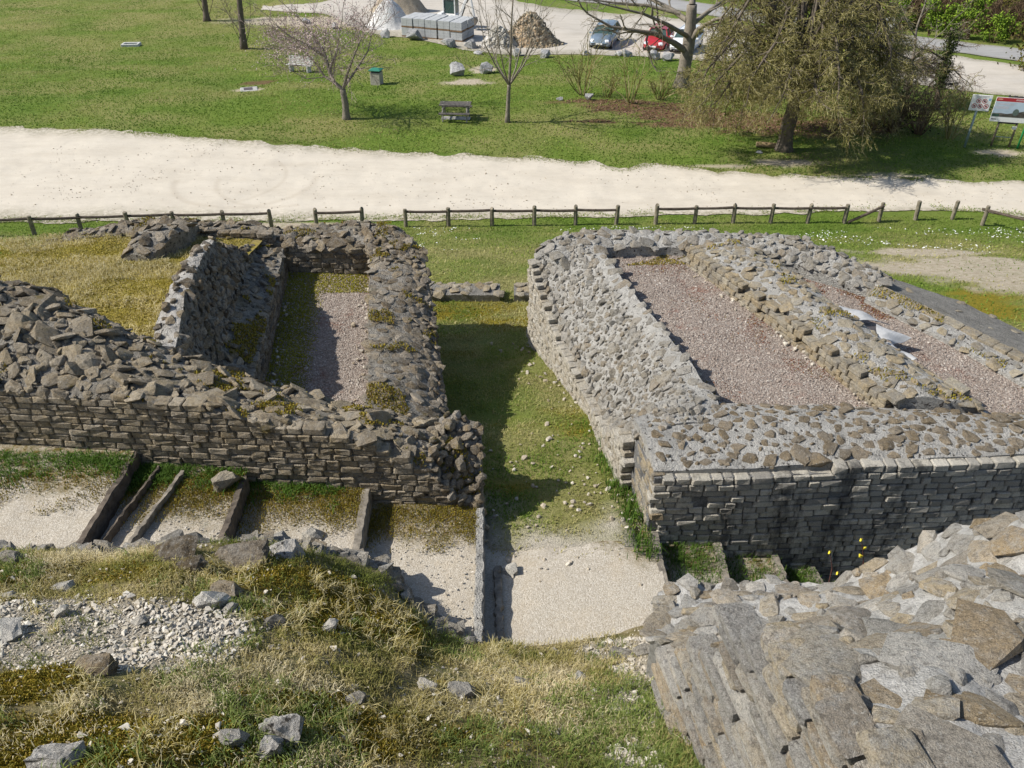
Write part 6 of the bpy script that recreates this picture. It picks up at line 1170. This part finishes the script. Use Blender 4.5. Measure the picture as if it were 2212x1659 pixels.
# ------------------------------------------------------------------ boulders, heaps, pallets
def rock_mesh(name, seed, m, cuts=2, amp=.35):
    import bmesh
    V_, F_ = hull_template(seed, 16, .45); bm = bmesh.new(); bv = [bm.verts.new(v) for v in V_]; [bm.faces.new([bv[i] for i in f]) for f in F_]; bmesh.ops.subdivide_edges(bm, edges=bm.edges, cuts=cuts, use_grid_fill=True); bmesh.ops.triangulate(bm, faces=bm.faces); bm.verts.index_update()
    V2 = np.array([v.co[:] for v in bm.verts]); F2 = np.array([[v.index for v in f.verts] for f in bm.faces]); bm.free()
    V2 = V2 * (1 + (fbm(V2[:, 0] * 3 + V2[:, 2] * 2 + seed, V2[:, 1] * 3 - V2[:, 2] * 2, 3, 3)[:, None] - .5) * amp); return mk_mesh(name, V2, F2, m)
for k, (px, py, w_, h_, lab) in enumerate(((832, 81, .95, 1.05, 'dark upright boulder at the foot of the white heap'), (897, 86, 1.55, 1.15, 'broad grey boulder before the left block pallets'), (968, 101, 1.35, .95, 'grey boulder before the right block pallets'), (1016, 104, 1.3, .95, 'grey boulder right of the block pallets'), (1034, 117, .9, .35, 'low dark boulder at the path to the car park'), (989, 164, 1.2, 1.25, 'large round grey boulder on the left of the worn path'), (1051, 158, 1.35, 1.0, 'large grey boulder on the right of the worn path'), (1117, 121, .8, .8, 'small grey boulder behind the slim tree'), (1176, 124, 1.1, .75, 'grey boulder right of the slim tree'), (1265, 119, .9, .5, 'half-buried boulder left of the silver car'), (1336, 121, .7, .5, 'brown boulder in front of the silver car'), (1352, 122, 1.0, .75, 'pale angular boulder between the silver and red cars'), (1413, 128, .9, .85, 'boulder in front of the red car'), (1440, 131, 1.2, .85, 'broad boulder in front of the white car'), (663, 50, 1.0, .6, 'pale boulder behind the blossom tree'), (725, 62, .7, .7, 'small dark boulder behind the blossom tree'), (1273, 216, .55, .5, 'small dark stone under the tall shrub'), (1640, 330, .5, .12, 'flat stone beside the log'), (1210, 216, .4, .25, 'pale stone at the left end of the leaf litter'))):
    b = gat(px, py); o = obj('boulder', rock_mesh('boulder', 700 + k, m_boulder)); w_ *= .85; h_ *= .8; o.location = b + Vector((0, 0, h_ * .36)); o.scale = (w_, w_ * .8, h_); o.rotation_euler = (0, 0, random.uniform(0, 6)); tag(o, lab, 'boulder', 'boulders edging the car park')
def heap(name, lab, px0, px1, pyb, h, m, seed, depth=.8, amp=.12, n=70, lump=()):
    a, c = gat(px0, pyb), gat(px1, pyb); ctr = (a + c) / 2; R_ = (c - a).length / 2; X, Y_ = np.meshgrid(np.linspace(-1.05, 1.05, n), np.linspace(-1.05, 1.05, n)); d = np.hypot(X, Y_); an = np.arctan2(Y_, X); d = d * (1 + .18 * (fbm(np.cos(an) * 1.5 + 3, np.sin(an) * 1.5, seed, 3) - .5))
    Zh = (.5 + .5 * np.cos(np.pi * np.clip(d, 0, 1))) ** .8; Zh = h * Zh * (1 + .25 * (fbm(X * 1.5, Y_ * 1.5, seed + 2, 2) - .5)) + amp * (fbm(X * 5, Y_ * 5, seed, 5) - .5) * (d < 1) - .1 * (d >= 1)
    V_ = np.stack([X * R_, Y_ * R_ * depth, Zh], -1).reshape(-1, 3); o = mk(name, V_, grid_faces(n, n), m, None, smooth=True); o.location = ctr + Vector((0, R_ * depth * .9, -.03)); tag(o, lab, 'heap', 'heaps of building material'); return o, ctr, R_
m_hw = gravel_mat('white_chippings', [(.60, .59, .57), (.72, .71, .69), (.66, .64, .61)], 14, bump=.5); m_ht = gravel_mat('tan_sand', [(.36, .30, .22), (.44, .38, .29), (.40, .33, .24)], 14, (.26, .20, .13), bump=.5)
heap('gravel_heap', 'white gravel heap left of the block pallets', 783, 895, 66, 2.3, m_hw, 801, .8, .2); heap('sand_heap', 'tan sand heap behind the white gravel heap', 790, 925, 32, 3.0, m_ht, 803, .7, .25)
hp, hc, hr = heap('rubble_heap', 'brown and white rubble heap beside the digger', 1075, 1215, 103, 2.2, gravel_mat('brown_rubble', [(.28, .19, .11), (.38, .28, .17), (.46, .37, .27), (.33, .24, .15)], 5, None, bump=1, bd=.1), 805, .65, .6)
hp2, hc2, hr2 = heap('plaster_heap', 'pale broken plaster heap in front of the brown rubble', 1030, 1125, 106, 1.4, gravel_mat('pale_rubble_heap', [(.55, .52, .47), (.68, .65, .60), (.44, .40, .34)], 5, None, bump=1, bd=.1), 807, .6, .5)
for H_, c, r, mm, lb in ((hp, hc, hr, m_tan, 'chunks of brown rubble on the heap'), (hp2, hc2, hr2, m_pale, 'chunks of white plaster on the heap')):
    P = []
    for i in range(800):
        a = random.uniform(0, 6.283); q = random.random() ** .6 * 1.05; zz = (2.2 if H_ is hp else 1.4) * (.5 + .5 * math.cos(math.pi * min(q, 1))) ** .8; P.append((H_.location.x + math.cos(a) * q * r, H_.location.y + math.sin(a) * q * r * .63, H_.location.z + zz + .05))
    pebbles('rubble_chunks', np.array(P), (.08, .22), mm, lb, 'rubble', .7)
# concrete block pallets
m_blk = plain('concrete_blocks', (.45, .46, .46), .9, .2, .12, 3, bump=.2); m_pal = plain('pallet_wood', (.27, .18, .11), .9, .1, .3)
a0, a1 = gat(868, 80), gat(1002, 92); dirx = Vector((a1.x - a0.x, a1.y - a0.y, 0)); dirx.normalize(); rz = math.atan2(dirx.y, dirx.x); perp = Vector((-dirx.y, dirx.x, 0)); Lx = (a1 - a0).length; sx = Lx / 5.25
bc = MB()
blkm = MB().box((0, 0, 0), (sx * .96 / 2 - .01, .40, .19), .008).mesh('block', m_blk); slat = MB().box((0, 0, 0), (sx * .96, 1.2, .12), .01).mesh('pallet', m_pal)
for k in range(5):
    for row in range(2):
        for lv in range(2):
            if row == 1 and k > 3: pass
            org = a0 + dirx * (sx * (k + .5) + (.12 * sx if k > 2 else 0)) + perp * (.62 + row * 1.28 + random.uniform(-.04, .04)); z0 = float(T(org.x, org.y)) + .03 + lv * .72; t = empty('block_pallet', (org.x, org.y, z0), rz + random.gauss(0, .01))
            tag(t, ('upper' if lv else 'lower') + (' front' if row == 0 else ' back') + ' pallet of grey concrete blocks, number ' + ('one', 'two', 'three', 'four', 'five')[k] + ' from the left', 'pallet', 'stacked pallets of concrete blocks')
            o = obj('pallet_base', slat, t); o.location = (0, 0, .06)
            for i in range(2):
                for j_ in range(3):
                    for q in range(3): o = obj('block', blkm, t); o.location = ((i - .5) * sx * .48, (j_ - 1) * .405, .12 + .097 + q * .195)
# ------------------------------------------------------------------ mini digger
m_dw = plain('digger_white', (.74, .73, .70), .45, .5, .08); m_dk = plain('black_rubber', (.03, .03, .032), .8, .3, .2); m_glass = plain('tinted_glass', (.05, .085, .075), .12, .6, .05); m_steel = plain('worn_steel', (.30, .26, .22), .5, .5, .3, metal=.3)
b = gat(980, 61); t = empty('mini_digger', b, R(-20)); t.scale = (.93, .93, .93); tag(t, 'white mini digger with raised arm parked behind the pallets', 'digger')
for s in (-1, 1):
    mb_ = MB(); mb_.prism([(-1.0, .05), (.9, .05), (1.08, .25), (.95, .5), (-1.0, .5), (-1.15, .27)], s * .72 - .17, s * .72 + .17); tr_ = mb_.build('track', m_dk, t)
    for k in range(4): w_ = MB().tube([(-.75 + k * .5, s * .72 - .19, .22), (-.75 + k * .5, s * .72 + .19, .22)], .15, 10); w_.build('roller', m_steel, tr_)
MB().box((-.02, 0, .56), (1.2, 1.0, .16), .03).build('undercarriage', m_dk, t)
bo = obj('body', MB().box((-.25, 0, .88), (1.75, 1.55, .5), .1).mesh('body', m_dw), t); MB().box((-1.0, 0, 1.18), (.5, 1.5, .3), .08).build('counterweight', m_dw, t); MB().box((.5, -.5, 1.0), (.35, .45, .3), .03).build('vent_grille', m_dk, bo)
cb = empty('cab_anchor', (0, 0, 0)); bpy.data.objects.remove(cb)
mb_ = MB()
for sx_ in (-.55, .55):
    for sy_ in (-.05, .75): mb_.box((-.35 + sx_, sy_, 1.75), (.09, .09, 1.35), .01)
mb_.box((-.35, .35, 2.42), (1.25, .95, .12), .04); mb_.box((-.35, .35, 1.15), (1.2, .9, .12), .02); mb_.box((-.9, .35, 1.35), (.06, .85, .35), .01); cab = mb_.build('cab', m_dw, t)
for c, d in (((.2, .35, 1.78), (.02, .68, 1.05)), ((-.9, .35, 1.95), (.02, .68, .7)), ((-.35, -.02, 1.78), (.96, .02, 1.05)), ((-.35, .72, 1.78), (.96, .02, 1.05))): MB().box(c, d, 0).build('window', m_glass, cab)
def beam(p, q, w0, h0, name, m, par): d = Vector(q) - Vector(p); an = math.atan2(d.z, d.x); mb_ = MB(); mb_.box(tuple((Vector(p) + Vector(q)) / 2), (d.length, w0, h0), .03, Matrix.Rotation(-an, 4, 'Y')); return mb_.build(name, m, par)
beam((.75, -.25, .95), (1.25, -.25, 2.2), .22, .26, 'boom', m_dw, t); beam((1.2, -.25, 2.1), (1.75, -.25, 3.0), .2, .24, 'boom_tip', m_dw, t); beam((1.75, -.25, 3.05), (2.15, -.25, 1.1), .17, .2, 'arm', m_dw, t); beam((.9, -.25, 1.0), (1.32, -.25, 1.95), .09, .1, 'ram', m_dk, t); beam((1.45, -.25, 2.2), (1.8, -.25, 2.75), .08, .08, 'ram', m_steel, t)
mb_ = MB(); mb_.prism([(1.9, 1.1), (2.35, 1.1), (2.4, .75), (2.2, .45), (1.85, .5), (1.95, .8)], -.55, .05); bu = mb_.build('bucket', m_steel, t)
for k in range(4): MB().box((1.9, -.5 + k * .17, .42), (.08, .05, .16), .01).build('tooth', m_steel, bu)
mb_ = MB(); mb_.box((1.45, 0, .35), (.08, 1.7, .38), .02); mb_.box((1.15, .4, .3), (.6, .1, .1), .01); mb_.box((1.15, -.4, .3), (.6, .1, .1), .01); mb_.build('dozer_blade', m_rust, t)

# ------------------------------------------------------------------ cars
def car(label, px, py, rz, paint, L=4.2, W=1.74, Hh=1.45, tail=.25):
    b = gat(px, py); t = empty('parked_car', (b.x, b.y, float(T(b.x, b.y)) + .035), rz); tag(t, label, 'car', 'cars parked on the gravel')
    # x forward. stations: x, half width, z low, z belt
    st = [(-L / 2, .66, .42, .78), (-L / 2 + .06, .76, .32, .92), (-L / 2 + .4, .84, .22, .96), (-.9, .87, .20, .95), (.2, .87, .20, .93), (L / 2 - 1.25, .86, .20, .92), (L / 2 - .75, .84, .22, .86), (L / 2 - .3, .78, .26, .74), (L / 2 - .04, .66, .32, .60), (L / 2, .55, .38, .50)]
    V_ = []; sc = W / 1.74
    for x, hw, zl, zb in st:
        hw *= sc; V_ += [(x, -hw * .92, zl), (x, -hw, zl + .14), (x, -hw, (zl + zb) / 2 + .04), (x, -hw * .94, zb), (x, -hw * .55, zb + .035), (x, 0, zb + .05), (x, hw * .55, zb + .035), (x, hw * .94, zb), (x, hw, (zl + zb) / 2 + .04), (x, hw, zl + .14), (x, hw * .92, zl)]
    n = 11; Q = [(i * n + j, i * n + j + 1, (i + 1) * n + j + 1, (i + 1) * n + j) for i in range(len(st) - 1) for j in range(n - 1)] + [(i * n + n - 1, i * n, (i + 1) * n, (i + 1) * n + n - 1) for i in range(len(st) - 1)]
    mb_ = MB(); mb_.add(V_, Q); e = (len(st) - 1) * n
    for s0 in (0, e): mb_.add([V_[s0 + j] for j in range(n)], [(0, 1, 9, 10), (1, 2, 8, 9), (2, 3, 7, 8)])
    body = mb_.build('body', paint, t, True)
    # greenhouse: glass shell and roof
    xr, xf, xr2, xf2 = -L / 2 + tail, L / 2 - 1.2, -L / 2 + tail + .45, .35; zb = .93; hw = .80 * sc; ht = .60 * sc; zt = Hh - .06
    P = [(xr, -hw, zb), (xf, -hw, zb), (xf, hw, zb), (xr, hw, zb), (xr2, -ht, zt), (xf2, -ht, zt), (xf2, ht, zt), (xr2, ht, zt)]
    MB().add(P, [(0, 1, 5, 4), (1, 2, 6, 5), (2, 3, 7, 6), (3, 0, 4, 7)]).build('windows', m_glass, t)
    mb_ = MB(); R_ = []
    for k, x in enumerate(np.linspace(xr2 - .1, xf2 + .1, 6)):
        h = .05 * math.sin(math.pi * (k + .6) / 6.2)
        R_ += [(x, -ht - .03, zt - .02), (x, -ht * .6, zt + .02 + h), (x, 0, zt + .03 + h), (x, ht * .6, zt + .02 + h), (x, ht + .03, zt - .02)]
    mb_.add(R_, [(i * 5 + j, i * 5 + j + 1, i * 5 + 5 + j + 1, i * 5 + 5 + j) for i in range(5) for j in range(4)]); mb_.build('roof', paint, t, True)
    mb_ = MB()
    for (a, c) in ((0, 4), (1, 5), (2, 6), (3, 7)): mb_.tube([P[a], P[c]], .045, 6)
    for s in (-1, 1): mb_.tube([(-.35, s * hw * 1.0, zb), (-.4, s * ht * 1.02, zt)], .045, 6); mb_.tube([(xr2, s * (ht + .01), zt), (xf2, s * (ht + .01), zt)], .04, 6)
    mb_.build('pillars', paint, t)
    for x in (-L / 2 + .78, L / 2 - .8):
        for s in (-1, 1):
            y = s * .76 * sc; o = MB().tube([(x, y - .11, .31), (x, y - .09 * s / abs(s) * 0 - .08, .31), (x, y + .08, .31), (x, y + .11, .31)], [.27, .31, .31, .27], 16); wv = o.build('wheel', m_dk, t); MB().tube([(x, y + s * .10, .31), (x, y + s * .122, .31)], .19, 12).build('rim', plain('alloy', (.5, .5, .5), .4, .5, .1, metal=.5), wv)
    for s in (-1, 1):
        MB().box((L / 2 - .16, s * .56 * sc, .66), (.28, .3, .15), .04, Matrix.Rotation(s * .35, 4, 'Z') @ Matrix.Rotation(.45, 4, 'Y')).build('headlight', plain('headlight_glass', (.72, .74, .76), .15, .6, .05), t); MB().box((L / 2 - 1.25, s * .98 * sc, .98), (.14, .2, .13), .03).build('mirror', paint, t); MB().box((-L / 2 + .08, s * .66 * sc, .8), (.1, .16, .28), .02).build('tail_light', m_red, t)
    MB().box((L / 2 + .005, 0, .36), (.05, 1.1 * sc, .12), .02).build('grille', m_dk, t); MB().box((L / 2 - .1, 0, .60), (.06, .7, .06), .02, Matrix.Rotation(.4, 4, 'Y')).build('upper_grille', m_dk, t); MB().box((L / 2 + .02, 0, .48), (.03, .5, .11), .005).build('number_plate', m_signw, t)
    return t
def carpaint(name, c, metal=.2): n = NT(name, .28, .6); n.b.inputs['Metallic'].default_value = metal; n.b.inputs['Coat Weight'].default_value = .4; n.col(n.mix(1.0, c, n.ramp(n.noise(2.5, 4), [(.3, .85), (.7, 1.05)]), 'MULTIPLY')); return n.m
car('silver-blue estate car parked alone on the gravel', 1306, 96, R(-107), carpaint('silver_blue_paint', (.26, .33, .39), .4), 4.5, 1.75, 1.48)
car('red hatchback parked beside the white car', 1421, 104, R(-112), carpaint('red_paint', (.42, .022, .028), .0), 3.8, 1.7, 1.48, .12)
car('white hatchback half hidden by the tree trunk', 1481, 108, R(-116), carpaint('white_paint', (.78, .79, .80), .0), 4.0, 1.72, 1.5, .14)

# ------------------------------------------------------------------ loose sheets on the outer gravel floor, straw bits, yellow flowers
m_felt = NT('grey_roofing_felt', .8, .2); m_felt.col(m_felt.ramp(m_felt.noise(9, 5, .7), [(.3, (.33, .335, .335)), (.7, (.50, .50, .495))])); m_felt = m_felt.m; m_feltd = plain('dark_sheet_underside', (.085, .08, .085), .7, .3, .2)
def sheet(lab, c, lift, m, seed, n=10):
    r = random.Random(seed); P = [at(x, y, z + .06) for x, y, z in c]; V_ = []
    for i in range(n + 1):
        for j in range(n + 1):
            u, v = i / n, j / n; p = P[0].lerp(P[1], u).lerp(P[3].lerp(P[2], u), v); p = p + Vector((0, 0, lift * math.sin(math.pi * u) * (.3 + v) + .02 * math.sin(5 * u + 7 * v + seed))); V_.append(p)
    k = n + 1; top_ = [(i * k + j, (i + 1) * k + j, (i + 1) * k + j + 1, i * k + j + 1) for i in range(n) for j in range(n)]; nb = k * k; V2 = V_ + [p - Vector((0, 0, .012)) for p in V_]
    edge = [(i * k, (i + 1) * k) for i in range(n)] + [(i * k + n, (i + 1) * k + n) for i in range(n)] + [(j, j + 1) for j in range(n)] + [(n * k + j, n * k + j + 1) for j in range(n)]
    mb_ = MB(); mb_.add(V2, top_ + [tuple(nb + a for a in q) for q in top_] + [(a, c_, nb + c_, nb + a) for a, c_ in edge]); o = mb_.build('felt_sheet', m); tag(o, lab, 'sheet', 'loose sheets on the outer gravel floor')
sheet('curled grey sheet farthest back on the outer gravel', [(1798, 662, 5.42), (1850, 668, 5.36), (1922, 702, 5.28), (1836, 698, 5.34)], .08, m_felt, 1)
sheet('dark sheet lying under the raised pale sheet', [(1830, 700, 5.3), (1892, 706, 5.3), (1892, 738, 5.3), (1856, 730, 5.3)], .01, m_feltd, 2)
sheet('raised pale sheet with an upturned corner', [(1893, 700, 5.52), (1968, 732, 5.36), (1928, 745, 5.34), (1896, 740, 5.4)], .07, m_felt, 3)
sheet('narrow pale strip nearest the divider wall', [(1900, 738, 5.42), (1925, 742, 5.36), (1985, 778, 5.3), (1965, 784, 5.33)], .03, m_felt, 4)
sheet('faded flat sheet at the near end of the outer gravel', [(2048, 845, 5.3), (2075, 850, 5.28), (2150, 905, 5.27), (2105, 895, 5.29)], .01, m_felt, 5)
# yellow toadflax-like flowers in front of the dark wall
m_yel = plain('yellow_petals', (.75, .62, .05), .7, .2, .1); m_stem = plain('reddish_stem', (.12, .05, .04), .8)
for k, (px, pb, heads) in enumerate(((1863, 1262, (1168, 1185, 1201, 1222)), (1795, 1265, (1195,)), (1812, 1275, (1240,)))):
    Yf = at(px, pb, 5.4).y; b = atY(px, pb, Yf); t = empty('flower_stalk', b); tag(t, ['tall stalk with four yellow flowers before the dark wall', 'slender stalk with one yellow flower left of the tall one', 'short stalk with one low yellow flower'][k], 'flower', 'yellow flower stalks')
    tp = atY(px - 2, min(heads) - 6, Yf); MB().tube([Vector((0, 0, -.4)), (tp - b) * .5 + Vector((.02, 0, 0)), tp - b], [.009, .007, .004], 5).build('stem', m_stem, t)
    for i, hy in enumerate(heads): o = obj('flower_head', mk_mesh('flower_head', *TPL['pebble'][i % 6], m_yel), t); o.location = atY(px + (5 if i % 2 else -3), hy, Yf) - b; o.scale = (.045, .04, .06)
scn.render.film_transparent = False
